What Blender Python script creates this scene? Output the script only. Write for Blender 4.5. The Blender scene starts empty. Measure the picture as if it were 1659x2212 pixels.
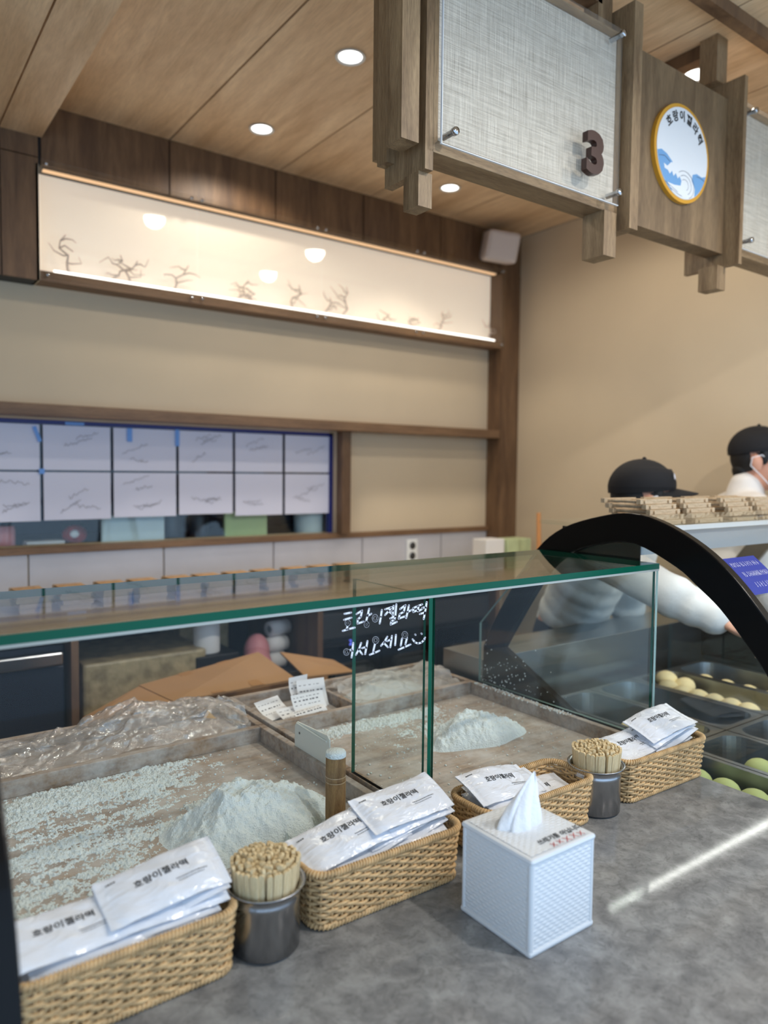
import bpy, bmesh, math, random
import numpy as np
from mathutils import Vector, Matrix, Euler

random.seed(7)
rng = np.random.RandomState(11)
scene = bpy.context.scene
COL = scene.collection
R = math.radians

# ------------------------------------------------------------------ camera
F_PX, W_PX, H_PX = 1593.39, 1659.0, 2212.0
YAW, PITCH, ROLL = R(36.0868), R(-3.0913), R(0.5872)
CAM = Vector((0.0, 0.0, 1.53))
_fw = Vector((math.sin(YAW) * math.cos(PITCH), math.cos(YAW) * math.cos(PITCH), math.sin(PITCH)))
_rt0 = Vector((math.cos(YAW), -math.sin(YAW), 0))
_up0 = _rt0.cross(_fw)
_rt = _rt0 * math.cos(ROLL) + _up0 * math.sin(ROLL)
_up = -_rt0 * math.sin(ROLL) + _up0 * math.cos(ROLL)
cd = bpy.data.cameras.new('camera')
cam = bpy.data.objects.new('camera', cd)
COL.objects.link(cam)
cam.matrix_world = Matrix(((_rt.x, _up.x, -_fw.x, CAM.x), (_rt.y, _up.y, -_fw.y, CAM.y), (_rt.z, _up.z, -_fw.z, CAM.z), (0, 0, 0, 1)))
cd.sensor_fit = 'VERTICAL'
cd.sensor_height = 36.0
cd.sensor_width = 27.0
cd.lens = F_PX / H_PX * 36.0
cd.clip_start = 0.01
cd.dof.use_dof = True
cd.dof.focus_distance = 1.38
cd.dof.aperture_fstop = 2.5
scene.camera = cam

# ------------------------------------------------------------------ world, light, exposure
world = bpy.data.worlds.new('world')
scene.world = world
world.use_nodes = True
_bg = world.node_tree.nodes['Background']
_bg.inputs[0].default_value = (0.52, 0.73, 1.0, 1)
_bg.inputs[1].default_value = 1.85
scene.view_settings.view_transform = 'Standard'
scene.view_settings.look = 'None'
scene.view_settings.exposure = 0.0
scene.view_settings.gamma = 1.0
scene.view_settings.use_curve_mapping = False
scene.cycles.transparent_max_bounces = 20
scene.cycles.adaptive_threshold = 0.03
scene.cycles.max_bounces = 6
scene.cycles.diffuse_bounces = 4
scene.cycles.glossy_bounces = 3
scene.cycles.caustics_reflective = False
scene.cycles.caustics_refractive = False

DOWNLIGHT_W = 17.0
FRONT_LIGHT_W = 74.0
ROOM_LIGHTS = [(1.30, 1.986), (1.30, 2.594), (2.244, 2.596), (2.247, 1.396), (2.245, 1.990), (1.30, -0.20), (2.245, -0.20)]


def at(u, v, **k):
    """photo pixel -> point on a real plane (x=, y= or z=) of the place"""
    (ax, val), = k.items()
    d = _rt * ((u - W_PX / 2) / F_PX) - _up * ((v - H_PX / 2) / F_PX) + _fw
    i = 'xyz'.index(ax)
    return CAM + d * ((val - CAM[i]) / d[i])


# ------------------------------------------------------------------ materials
MATS = {}


def nodes_of(name):
    m = bpy.data.materials.new(name)
    m.use_nodes = True
    MATS[name] = m
    nt = m.node_tree
    return m, nt, nt.nodes['Principled BSDF']


def lin(r, g, b):
    f = lambda c: (c / 255 / 12.92) if c / 255 <= 0.04045 else ((c / 255 + 0.055) / 1.055) ** 2.4
    return (f(r), f(g), f(b), 1)


def plain(name, col, rough=0.5, metal=0.0, bump=0.0, bscale=60.0, var=0.0, spec=None, coat=0.0, vscale=8.0, sss=0.0):
    m, nt, b = nodes_of(name)
    b.inputs['Base Color'].default_value = col
    b.inputs['Roughness'].default_value = rough
    b.inputs['Metallic'].default_value = metal
    if spec is not None:
        b.inputs['Specular IOR Level'].default_value = spec
    if coat:
        b.inputs['Coat Weight'].default_value = coat
        b.inputs['Coat Roughness'].default_value = 0.08
    tc = nt.nodes.new('ShaderNodeTexCoord')
    if var:
        n = nt.nodes.new('ShaderNodeTexNoise')
        n.inputs['Scale'].default_value = vscale
        n.inputs['Detail'].default_value = 5
        nt.links.new(tc.outputs['Object'], n.inputs['Vector'])
        r = nt.nodes.new('ShaderNodeValToRGB')
        r.color_ramp.elements[0].position = 0.3
        r.color_ramp.elements[1].position = 0.7
        r.color_ramp.elements[0].color = (col[0] * (1 - var), col[1] * (1 - var), col[2] * (1 - var), 1)
        r.color_ramp.elements[1].color = (min(1, col[0] * (1 + var)), min(1, col[1] * (1 + var)), min(1, col[2] * (1 + var)), 1)
        nt.links.new(n.outputs[0], r.inputs[0])
        nt.links.new(r.outputs[0], b.inputs['Base Color'])
    if bump:
        n2 = nt.nodes.new('ShaderNodeTexNoise')
        n2.inputs['Scale'].default_value = bscale
        n2.inputs['Detail'].default_value = 4
        nt.links.new(tc.outputs['Object'], n2.inputs['Vector'])
        bp = nt.nodes.new('ShaderNodeBump')
        bp.inputs['Strength'].default_value = bump
        bp.inputs['Distance'].default_value = 0.01
        nt.links.new(n2.outputs[0], bp.inputs['Height'])
        nt.links.new(bp.outputs[0], b.inputs['Normal'])
    return m


def wood(name, light, dark, axis='z', scale=6.0, rough=0.5, stretch=14.0, bump=0.08, fine=0.5):
    m, nt, b = nodes_of(name)
    tc = nt.nodes.new('ShaderNodeTexCoord')
    mp = nt.nodes.new('ShaderNodeMapping')
    sc = [stretch, stretch, stretch]
    sc['xyz'.index(axis)] = 1.0
    mp.inputs['Scale'].default_value = sc
    nt.links.new(tc.outputs['Object'], mp.inputs['Vector'])
    n = nt.nodes.new('ShaderNodeTexNoise')
    n.inputs['Scale'].default_value = scale * 0.35
    n.inputs['Detail'].default_value = 8
    n.inputs['Roughness'].default_value = 0.62
    n.inputs['Distortion'].default_value = 0.6
    nt.links.new(mp.outputs[0], n.inputs['Vector'])
    r = nt.nodes.new('ShaderNodeValToRGB')
    r.color_ramp.elements[0].position = 0.33
    r.color_ramp.elements[0].color = dark
    r.color_ramp.elements[1].position = 0.68
    r.color_ramp.elements[1].color = light
    nt.links.new(n.outputs[0], r.inputs[0])
    n2 = nt.nodes.new('ShaderNodeTexNoise')
    n2.inputs['Scale'].default_value = scale * 4
    n2.inputs['Detail'].default_value = 3
    nt.links.new(mp.outputs[0], n2.inputs['Vector'])
    mx = nt.nodes.new('ShaderNodeMix')
    mx.data_type = 'RGBA'
    mx.blend_type = 'MULTIPLY'
    mx.inputs[0].default_value = fine
    nt.links.new(r.outputs[0], mx.inputs[6])
    r2 = nt.nodes.new('ShaderNodeValToRGB')
    r2.color_ramp.elements[0].position = 0.35
    r2.color_ramp.elements[0].color = (0.45, 0.42, 0.4, 1)
    r2.color_ramp.elements[1].position = 0.6
    r2.color_ramp.elements[1].color = (1, 1, 1, 1)
    nt.links.new(n2.outputs[0], r2.inputs[0])
    nt.links.new(r2.outputs[0], mx.inputs[7])
    nt.links.new(mx.outputs[2], b.inputs['Base Color'])
    b.inputs['Roughness'].default_value = rough
    bp = nt.nodes.new('ShaderNodeBump')
    bp.inputs['Strength'].default_value = bump
    bp.inputs['Distance'].default_value = 0.004
    nt.links.new(n2.outputs[0], bp.inputs['Height'])
    nt.links.new(bp.outputs[0], b.inputs['Normal'])
    return m


def emit(name, col, strength):
    m, nt, b = nodes_of(name)
    e = nt.nodes.new('ShaderNodeEmission')
    e.inputs[0].default_value = col
    e.inputs[1].default_value = strength
    nt.links.new(e.outputs[0], nt.nodes['Material Output'].inputs[0])
    return m


def pane(name, tint=(0.96, 0.985, 0.975, 1), rough=0.0, haze=0.0, hazecol=(0.8, 0.85, 0.85, 1), f0=0.04, wrinkle=0.0, wscale=30.0):
    """clear sheet: tinted transmission plus Schlick reflection, optional dull haze"""
    m, nt, b = nodes_of(name)
    nt.nodes.remove(b)
    L = nt.links
    lw = nt.nodes.new('ShaderNodeLayerWeight')
    lw.inputs[0].default_value = 0.5
    pw = nt.nodes.new('ShaderNodeMath'); pw.operation = 'POWER'; pw.inputs[1].default_value = 5
    L.new(lw.outputs['Facing'], pw.inputs[0])
    ma = nt.nodes.new('ShaderNodeMath'); ma.operation = 'MULTIPLY_ADD'; ma.inputs[1].default_value = 1 - f0; ma.inputs[2].default_value = f0
    L.new(pw.outputs[0], ma.inputs[0])
    t = nt.nodes.new('ShaderNodeBsdfTransparent'); t.inputs[0].default_value = tint
    g = nt.nodes.new('ShaderNodeBsdfGlossy'); g.inputs['Roughness'].default_value = rough
    g.inputs[0].default_value = (0.95, 0.97, 0.97, 1)
    src = t
    if haze:
        d = nt.nodes.new('ShaderNodeBsdfDiffuse'); d.inputs[0].default_value = hazecol
        tl = nt.nodes.new('ShaderNodeBsdfTranslucent'); tl.inputs[0].default_value = hazecol
        ad = nt.nodes.new('ShaderNodeMixShader'); ad.inputs[0].default_value = 0.4
        L.new(d.outputs[0], ad.inputs[1]); L.new(tl.outputs[0], ad.inputs[2])
        mh = nt.nodes.new('ShaderNodeMixShader'); mh.inputs[0].default_value = haze
        L.new(t.outputs[0], mh.inputs[1]); L.new(ad.outputs[0], mh.inputs[2])
        src = mh
    if wrinkle:
        tc = nt.nodes.new('ShaderNodeTexCoord')
        n = nt.nodes.new('ShaderNodeTexNoise'); n.inputs['Scale'].default_value = wscale; n.inputs['Detail'].default_value = 5
        n.inputs['Distortion'].default_value = 1.5
        L.new(tc.outputs['Object'], n.inputs['Vector'])
        bp = nt.nodes.new('ShaderNodeBump'); bp.inputs['Strength'].default_value = wrinkle; bp.inputs['Distance'].default_value = 0.02
        L.new(n.outputs[0], bp.inputs['Height'])
        for nd in (lw, g):
            L.new(bp.outputs[0], nd.inputs['Normal'])
    mx = nt.nodes.new('ShaderNodeMixShader')
    L.new(ma.outputs[0], mx.inputs[0]); L.new(src.outputs[0], mx.inputs[1]); L.new(g.outputs[0], mx.inputs[2])
    L.new(mx.outputs[0], nt.nodes['Material Output'].inputs[0])
    return m


wood('ceil_wood', lin(244, 216, 178), lin(206, 172, 132), 'y', 5.0, 0.42, 9.0, 0.03, 0.2)
wood('wall_wood', lin(128, 98, 70), lin(86, 62, 44), 'z', 6.0, 0.5, 9.0, 0.03, 0.25)
wood('trim_wood', lin(142, 110, 80), lin(104, 78, 56), 'x', 8.0, 0.5, 10.0, 0.03, 0.25)
wood('sign_wood', lin(166, 140, 106), lin(114, 90, 64), 'z', 10.0, 0.5, 10.0, 0.1, 0.5)
wood('sign_wood_x', lin(164, 138, 104), lin(114, 90, 64), 'x', 10.0, 0.5, 10.0, 0.1, 0.5)
wood('logo_wood', lin(142, 118, 88), lin(98, 78, 56), 'z', 8.0, 0.5, 7.0, 0.06, 0.35)
wood('tan_wood', lin(226, 188, 138), lin(196, 152, 104), 'y', 20.0, 0.6, 8.0, 0.05, 0.3)
wood('stand_wood', lin(222, 200, 168), lin(186, 160, 126), 'x', 30.0, 0.6, 8.0, 0.05, 0.35)
wood('stick_wood', lin(240, 222, 182), lin(218, 194, 148), 'z', 40.0, 0.6, 6.0, 0.03, 0.25)
wood('pin_wood', lin(176, 142, 96), lin(128, 96, 60), 'z', 60.0, 0.7, 6.0, 0.2, 0.5)
plain('cane', lin(208, 174, 126), 0.55, bump=0.15, bscale=220, var=0.28, vscale=55)
plain('wall_paint', lin(204, 187, 160), 0.75, var=0.03, vscale=3)
plain('grey_tile', lin(190, 191, 200), 0.35, var=0.06, vscale=5)
plain('white_plastic', lin(232, 236, 238), 0.35)
plain('worktop_beige', lin(200, 184, 156), 0.4, var=0.05)
plain('box_plastic', lin(220, 226, 232), 0.4)
plain('white_matt', lin(235, 235, 235), 0.7)
plain('black_gloss', lin(8, 8, 10), 0.28, spec=0.18)
plain('black_matt', lin(14, 14, 16), 0.5)
plain('dark_navy', lin(34, 40, 54), 0.4)
plain('dark_grey', lin(52, 53, 56), 0.45)
plain('steel', lin(176, 178, 182), 0.24, 1.0, bump=0.02, bscale=200)
plain('steel_case', lin(150, 156, 158), 0.32, 1.0, bump=0.02, bscale=200)
plain('bevel_grey', lin(168, 174, 170), 0.4)
plain('chrome', lin(190, 192, 196), 0.12, 1.0)
plain('valance_grey', lin(150, 160, 170), 0.35)
plain('green_edge', lin(0, 84, 64), 0.3, spec=0.2)
plain('cardboard', lin(172, 134, 94), 0.8, var=0.06, vscale=10, bump=0.05)
plain('packing_tape', lin(170, 126, 78), 0.3)
plain('floor_tile', lin(226, 220, 208), 0.5, var=0.05)
plain('paper', lin(226, 226, 236), 0.8)
plain('receipt_paper', lin(240, 242, 246), 0.7)
plain('note_paper', lin(222, 223, 240), 0.8)
plain('ink', lin(24, 24, 26), 0.6)
plain('grey_ink', lin(96, 96, 104), 0.7)
plain('red_ink', lin(196, 60, 60), 0.6)
plain('white_ink', lin(236, 240, 252), 0.5)
plain('brown_sign', lin(58, 32, 26), 0.4)
plain('gold', lin(212, 156, 50), 0.4)
plain('emblem_white', lin(228, 234, 240), 0.45)
plain('emblem_blue', lin(112, 164, 214), 0.45)
plain('emblem_line', lin(90, 98, 116), 0.5)
plain('flour', lin(236, 247, 250), 0.95, bump=0.6, bscale=380, var=0.02, vscale=60)
plain('mochi_cream', lin(238, 220, 168), 0.7, var=0.04, vscale=40)
plain('mochi_green', lin(184, 194, 128), 0.7, var=0.04, vscale=40)
plain('skin', lin(216, 160, 134), 0.5)
plain('shirt', lin(232, 230, 228), 0.8, bump=0.8, bscale=12)
plain('trousers', lin(26, 28, 34), 0.8)
plain('cap_cloth', lin(13, 14, 20), 0.8, bump=0.1, bscale=300)
plain('hair', lin(16, 14, 14), 0.6)
plain('mask', lin(236, 240, 248), 0.8)
plain('tissue', lin(240, 243, 248), 0.85, bump=0.2, bscale=160)
plain('blue_card', lin(26, 48, 150), 0.5)
plain('pink', lin(222, 150, 156), 0.5)
plain('red_item', lin(170, 60, 60), 0.5, var=0.5, vscale=30)
plain('pale_blue', lin(178, 200, 212), 0.7)
plain('pale_green', lin(164, 190, 150), 0.7)
plain('tape_blue', lin(110, 160, 230), 0.4)
plain('window_blue', lin(26, 44, 96), 0.6)
plain('speaker_white', lin(206, 196, 192), 0.5)
plain('scraper_white', lin(228, 234, 230), 0.35)
plain('wrapped', lin(176, 160, 124), 0.4, var=0.35, vscale=26, bump=0.4, bscale=40)
plain('orange_wood', lin(214, 150, 92), 0.6)
plain('green_box', lin(190, 204, 160), 0.6, var=0.1, vscale=20)
plain('lens_cream', lin(240, 226, 198), 0.7)
plain('twig', lin(206, 190, 178), 0.7)
plain('blue_led_dark', lin(30, 40, 120), 0.4)
emit('blue_led', (0.15, 0.2, 1.0, 1), 2.0)
emit('lamp_white', (1.0, 0.96, 0.90, 1), 4.0)
emit('led_strip', (1.0, 0.94, 0.86, 1), 3.0)
emit('led_warm', (1.0, 0.62, 0.34, 1), 1.1)
_m, _nt, _b = nodes_of('lit_panel')
_b.inputs['Base Color'].default_value = lin(222, 212, 196)
_b.inputs['Emission Color'].default_value = (1.0, 0.84, 0.68, 1)
_b.inputs['Emission Strength'].default_value = 0.48
emit('case_led', (1.0, 0.98, 0.93, 1), 24.0)
pane('glass', (0.965, 0.985, 0.978, 1), f0=0.03)
pane('glass_front', (0.985, 0.995, 0.99, 1), f0=0.008)
plain('glass_lit_edge', lin(150, 176, 168), 0.25)  # end pane edge: brighter light on the green glass painted in as a pale colour
plain('glass_lit_edge2', lin(0, 70, 54), 0.3)
pane('acrylic', (0.985, 0.985, 0.98, 1), 0.03, haze=0.0)
pane('sign_glass', (0.98, 0.985, 0.98, 1), 0.02, haze=0.05, hazecol=(0.8, 0.8, 0.8, 1), f0=0.02)
pane('film', (0.97, 0.96, 0.96, 1), 0.14, haze=0.20, hazecol=(0.95, 0.93, 0.93, 1), f0=0.12, wrinkle=0.5, wscale=20)
pane('film_flour', (0.97, 0.96, 0.96, 1), 0.2, haze=0.40, hazecol=(0.9, 0.88, 0.86, 1), f0=0.06, wrinkle=0.6, wscale=26)
pane('clear_dish', (0.9, 0.93, 0.92, 1), 0.1, haze=0.15)


def m_counter():
    m, nt, b = nodes_of('counter_stone')
    L = nt.links
    tc = nt.nodes.new('ShaderNodeTexCoord')
    n = nt.nodes.new('ShaderNodeTexNoise'); n.inputs['Scale'].default_value = 26; n.inputs['Detail'].default_value = 8; n.inputs['Roughness'].default_value = 0.68
    n.inputs['Distortion'].default_value = 0.4
    L.new(tc.outputs['Object'], n.inputs['Vector'])
    r = nt.nodes.new('ShaderNodeValToRGB')
    e = r.color_ramp.elements
    e[0].position = 0.34; e[0].color = lin(116, 117, 119)
    e[1].position = 0.68; e[1].color = lin(160, 162, 163)
    x = e.new(0.5); x.color = lin(137, 138, 139)
    L.new(n.outputs[0], r.inputs[0])
    v = nt.nodes.new('ShaderNodeTexNoise'); v.inputs['Scale'].default_value = 60; v.inputs['Detail'].default_value = 3; v.inputs['Distortion'].default_value = 2.0
    L.new(tc.outputs['Object'], v.inputs['Vector'])
    r2 = nt.nodes.new('ShaderNodeValToRGB')
    r2.color_ramp.elements[0].position = 0.36; r2.color_ramp.elements[0].color = (0.62, 0.62, 0.62, 1)
    r2.color_ramp.elements[1].position = 0.44; r2.color_ramp.elements[1].color = (1, 1, 1, 1)
    L.new(v.outputs[0], r2.inputs[0])
    mx = nt.nodes.new('ShaderNodeMix'); mx.data_type = 'RGBA'; mx.blend_type = 'MULTIPLY'; mx.inputs[0].default_value = 0.45
    L.new(r.outputs[0], mx.inputs[6]); L.new(r2.outputs[0], mx.inputs[7])
    L.new(mx.outputs[2], b.inputs['Base Color'])
    b.inputs['Roughness'].default_value = 0.07
    b.inputs['Specular IOR Level'].default_value = 0.12


m_counter()


def m_fabric():
    """woven grey screen: two crossed sets of uneven threads"""
    m, nt, b = nodes_of('fabric')
    L = nt.links
    tc = nt.nodes.new('ShaderNodeTexCoord')
    cols = []
    for sx, sz in ((260.0, 6.0), (5.0, 260.0)):
        mp = nt.nodes.new('ShaderNodeMapping'); mp.inputs['Scale'].default_value = (sx, 1, sz); mp.inputs['Location'].default_value = (13.3 + sx, 5.7, 31.9 + sz)
        L.new(tc.outputs['Object'], mp.inputs['Vector'])
        n = nt.nodes.new('ShaderNodeTexNoise'); n.inputs['Scale'].default_value = 1.6; n.inputs['Detail'].default_value = 5; n.inputs['Roughness'].default_value = 0.75
        L.new(mp.outputs[0], n.inputs['Vector'])
        cols.append(n)
    a = nt.nodes.new('ShaderNodeMath'); a.operation = 'ADD'
    L.new(cols[0].outputs[0], a.inputs[0]); L.new(cols[1].outputs[0], a.inputs[1])
    mm = nt.nodes.new('ShaderNodeMath'); mm.operation = 'MULTIPLY'; mm.inputs[1].default_value = 0.5
    L.new(a.outputs[0], mm.inputs[0])
    r = nt.nodes.new('ShaderNodeValToRGB')
    e = r.color_ramp.elements
    e[0].position = 0.34; e[0].color = lin(140, 130, 116)
    e[1].position = 0.60; e[1].color = lin(238, 230, 218)
    L.new(mm.outputs[0], r.inputs[0])
    L.new(r.outputs[0], b.inputs['Base Color'])
    b.inputs['Roughness'].default_value = 0.8


m_fabric()


def m_traywood(name, dust_lo, dust_hi):
    """old brown board with rubbed-in flour dust"""
    m, nt, b = nodes_of(name)
    L = nt.links
    tc = nt.nodes.new('ShaderNodeTexCoord')
    mp = nt.nodes.new('ShaderNodeMapping'); mp.inputs['Scale'].default_value = (2.0, 26, 20)
    L.new(tc.outputs['Object'], mp.inputs['Vector'])
    n = nt.nodes.new('ShaderNodeTexNoise'); n.inputs['Scale'].default_value = 4; n.inputs['Detail'].default_value = 8; n.inputs['Distortion'].default_value = 0.5
    L.new(mp.outputs[0], n.inputs['Vector'])
    r = nt.nodes.new('ShaderNodeValToRGB')
    r.color_ramp.elements[0].position = 0.32; r.color_ramp.elements[0].color = lin(104, 84, 66)
    r.color_ramp.elements[1].position = 0.68; r.color_ramp.elements[1].color = lin(164, 138, 112)
    L.new(n.outputs[0], r.inputs[0])
    d1 = nt.nodes.new('ShaderNodeTexNoise'); d1.inputs['Scale'].default_value = 9; d1.inputs['Detail'].default_value = 10; d1.inputs['Roughness'].default_value = 0.75
    L.new(tc.outputs['Object'], d1.inputs['Vector'])
    d2 = nt.nodes.new('ShaderNodeValToRGB')
    d2.color_ramp.elements[0].position = dust_lo; d2.color_ramp.elements[0].color = (0, 0, 0, 1)
    d2.color_ramp.elements[1].position = dust_hi; d2.color_ramp.elements[1].color = (1, 1, 1, 1)
    L.new(d1.outputs[0], d2.inputs[0])
    md = nt.nodes.new('ShaderNodeMath'); md.operation = 'MULTIPLY'; md.inputs[1].default_value = 0.8
    L.new(d2.outputs[0], md.inputs[0])
    mx = nt.nodes.new('ShaderNodeMix'); mx.data_type = 'RGBA'
    L.new(md.outputs[0], mx.inputs[0]); L.new(r.outputs[0], mx.inputs[6]); mx.inputs[7].default_value = lin(204, 204, 204)
    L.new(mx.outputs[2], b.inputs['Base Color'])
    b.inputs['Roughness'].default_value = 0.75
    bp = nt.nodes.new('ShaderNodeBump'); bp.inputs['Strength'].default_value = 0.15; bp.inputs['Distance'].default_value = 0.003
    L.new(n.outputs[0], bp.inputs['Height']); L.new(bp.outputs[0], b.inputs['Normal'])


m_traywood('tray_wood', 0.38, 0.66)
m_traywood('tray_floor', 0.27, 0.62)


def m_packet():
    m, nt, b = nodes_of('packet_film')
    L = nt.links
    b.inputs['Base Color'].default_value = lin(232, 236, 244)
    b.inputs['Roughness'].default_value = 0.2
    b.inputs['Specular IOR Level'].default_value = 0.7
    tc = nt.nodes.new('ShaderNodeTexCoord')
    mp = nt.nodes.new('ShaderNodeMapping'); mp.inputs['Scale'].default_value = (1, 2.2, 1)
    L.new(tc.outputs['Object'], mp.inputs['Vector'])
    n = nt.nodes.new('ShaderNodeTexNoise'); n.inputs['Scale'].default_value = 26; n.inputs['Detail'].default_value = 3; n.inputs['Distortion'].default_value = 1.2
    L.new(mp.outputs[0], n.inputs['Vector'])
    bp = nt.nodes.new('ShaderNodeBump'); bp.inputs['Strength'].default_value = 0.35; bp.inputs['Distance'].default_value = 0.01
    L.new(n.outputs[0], bp.inputs['Height']); L.new(bp.outputs[0], b.inputs['Normal'])


m_packet()


# ------------------------------------------------------------------ mesh helpers
class MB:
    def __init__(s):
        s.v, s.f, s.m, s.sm = [], [], [], []

    def add(s, vs, fs, mi=0, smooth=False):
        o = len(s.v)
        s.v.extend([tuple(p) for p in vs])
        for f in fs:
            s.f.append(tuple(i + o for i in f))
            s.m.append(mi)
            s.sm.append(smooth)
        return s

    def box(s, x0, x1, y0, y1, z0, z1, mi=0, bev=0.0):
        if bev <= 0:
            vs = [(x0, y0, z0), (x1, y0, z0), (x1, y1, z0), (x0, y1, z0), (x0, y0, z1), (x1, y0, z1), (x1, y1, z1), (x0, y1, z1)]
            return s.add(vs, [(0, 3, 2, 1), (4, 5, 6, 7), (0, 1, 5, 4), (1, 2, 6, 5), (2, 3, 7, 6), (3, 0, 4, 7)], mi)
        bm = bmesh.new()
        bmesh.ops.create_cube(bm, size=1)
        for v in bm.verts:
            v.co = Vector(((x0 + x1) / 2 + v.co.x * (x1 - x0), (y0 + y1) / 2 + v.co.y * (y1 - y0), (z0 + z1) / 2 + v.co.z * (z1 - z0)))
        bmesh.ops.bevel(bm, geom=list(bm.edges), offset=bev, segments=2, affect='EDGES', profile=0.5)
        bm.verts.index_update()
        s.add([v.co.copy() for v in bm.verts], [tuple(v.index for v in f.verts) for f in bm.faces], mi)
        bm.free()
        return s

    def tube(s, pts, r, n=8, mi=0, closed=False, cap=True, smooth=True):
        pts = [Vector(p) for p in pts]
        k = len(pts)
        rs = r if isinstance(r, (list, tuple)) else [r] * k
        vs = []
        prev = None
        for i, p in enumerate(pts):
            if closed:
                t = pts[(i + 1) % k] - pts[i - 1]
            else:
                t = pts[min(i + 1, k - 1)] - pts[max(i - 1, 0)]
            t.normalize()
            if prev is None:
                a = Vector((0, 0, 1)) if abs(t.z) < 0.9 else Vector((1, 0, 0))
                u = a.cross(t).normalized()
            else:
                u = (prev - t * prev.dot(t))
                u = u.normalized() if u.length > 1e-6 else t.orthogonal().normalized()
            prev = u
            w = t.cross(u)
            for j in range(n):
                a = 2 * math.pi * j / n
                vs.append(p + (u * math.cos(a) + w * math.sin(a)) * rs[i])
        fs = []
        for i in range(k if closed else k - 1):
            for j in range(n):
                a, b = i * n + j, i * n + (j + 1) % n
                c, d = ((i + 1) % k) * n + (j + 1) % n, ((i + 1) % k) * n + j
                fs.append((a, b, c, d))
        s.add(vs, fs, mi, smooth)
        if cap and not closed:
            s.add(vs[:n], [tuple(range(n))[::-1]], mi)
            s.add(vs[-n:], [tuple(range(n))], mi)
        return s

    def lathe(s, prof, cx=0, cy=0, n=40, mi=0, smooth=True):
        vs, fs = [], []
        k = len(prof)
        for r, z in prof:
            for j in range(n):
                a = 2 * math.pi * j / n
                vs.append((cx + r * math.cos(a), cy + r * math.sin(a), z))
        for i in range(k - 1):
            for j in range(n):
                fs.append((i * n + j, i * n + (j + 1) % n, (i + 1) * n + (j + 1) % n, (i + 1) * n + j))
        return s.add(vs, fs, mi, smooth)

    def ring_strip(s, A, B, x0, x1, mi=0):
        """band between two (y,z) polylines, extruded from x0 to x1"""
        k = len(A)
        vs = []
        for x in (x0, x1):
            for (y, z) in A:
                vs.append((x, y, z))
            for (y, z) in B:
                vs.append((x, y, z))
        fs = []
        o = 2 * k
        for i in range(k - 1):
            fs.append((i, i + 1, k + i + 1, k + i))
            fs.append((o + i, o + k + i, o + k + i + 1, o + i + 1))
            fs.append((i, o + i, o + i + 1, i + 1))
            fs.append((k + i, k + i + 1, o + k + i + 1, o + k + i))
        fs.append((0, k, o + k, o))
        fs.append((k - 1, o + k - 1, o + 2 * k - 1, 2 * k - 1))
        return s.add(vs, fs, mi)

    def prism(s, poly, frame, depth, mi=0, side=None):
        """polygon (a,b) placed by frame(a,b,h), thickness h from 0 to depth"""
        k = len(poly)
        vs = [frame(a, b, 0) for a, b in poly] + [frame(a, b, depth) for a, b in poly]
        s.add(vs, [tuple(range(k))[::-1], tuple(range(k, 2 * k))], mi)
        return s.add(vs, [(i, (i + 1) % k, k + (i + 1) % k, k + i) for i in range(k)], mi if side is None else side)

    def grid(s, xs, ys, fn, mi=0, smooth=True):
        nx, ny = len(xs), len(ys)
        vs = [fn(x, y) for y in ys for x in xs]
        fs = [(j * nx + i, j * nx + i + 1, (j + 1) * nx + i + 1, (j + 1) * nx + i) for j in range(ny - 1) for i in range(nx - 1)]
        return s.add(vs, fs, mi, smooth)

    def ellipsoid(s, c, rad, n=16, m=10, rot=None, mi=0):
        vs, fs = [], []
        Rm = rot if rot is not None else Matrix.Identity(3)
        for i in range(m + 1):
            t = math.pi * i / m
            for j in range(n):
                a = 2 * math.pi * j / n
                p = Vector((rad[0] * math.sin(t) * math.cos(a), rad[1] * math.sin(t) * math.sin(a), rad[2] * math.cos(t)))
                vs.append(Vector(c) + Rm @ p)
        for i in range(m):
            for j in range(n):
                fs.append((i * n + j, (i + 1) * n + j, (i + 1) * n + (j + 1) % n, i * n + (j + 1) % n))
        return s.add(vs, fs, mi, True)

    def capsule(s, a, b, ra, rb, n=14):
        a, b = Vector(a), Vector(b)
        t = (b - a).normalized()
        pts, rs = [], []
        for q in (90, 60, 30):
            pts.append(a - t * ra * math.sin(R(q))); rs.append(max(ra * math.cos(R(q)), 1e-4))
        pts.append(a); rs.append(ra); pts.append(b); rs.append(rb)
        for q in (30, 60, 90):
            pts.append(b + t * rb * math.sin(R(q))); rs.append(max(rb * math.cos(R(q)), 1e-4))
        return s.tube(pts, rs, n)

    def mesh(s, name, mats, off=(0, 0, 0)):
        me = bpy.data.meshes.new(name)
        o = off
        me.from_pydata([(p[0] - o[0], p[1] - o[1], p[2] - o[2]) for p in s.v], [], s.f)
        for m in mats:
            me.materials.append(MATS[m])
        me.polygons.foreach_set('material_index', s.m)
        me.polygons.foreach_set('use_smooth', s.sm)
        me.update()
        return me


def link(o):
    COL.objects.link(o)
    return o


def tag(o, label=None, cat=None, group=None, kind=None):
    if label: o['label'] = label
    if cat: o['category'] = cat
    if group: o['group'] = group
    if kind: o['kind'] = kind
    return o


def thing(name, label, cat, loc=(0, 0, 0), rotz=0.0, group=None, kind=None):
    o = link(bpy.data.objects.new(name, None))
    o.empty_display_size = 0.05
    o.location = loc
    o.rotation_euler = (0, 0, rotz)
    return tag(o, label, cat, group, kind)


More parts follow.
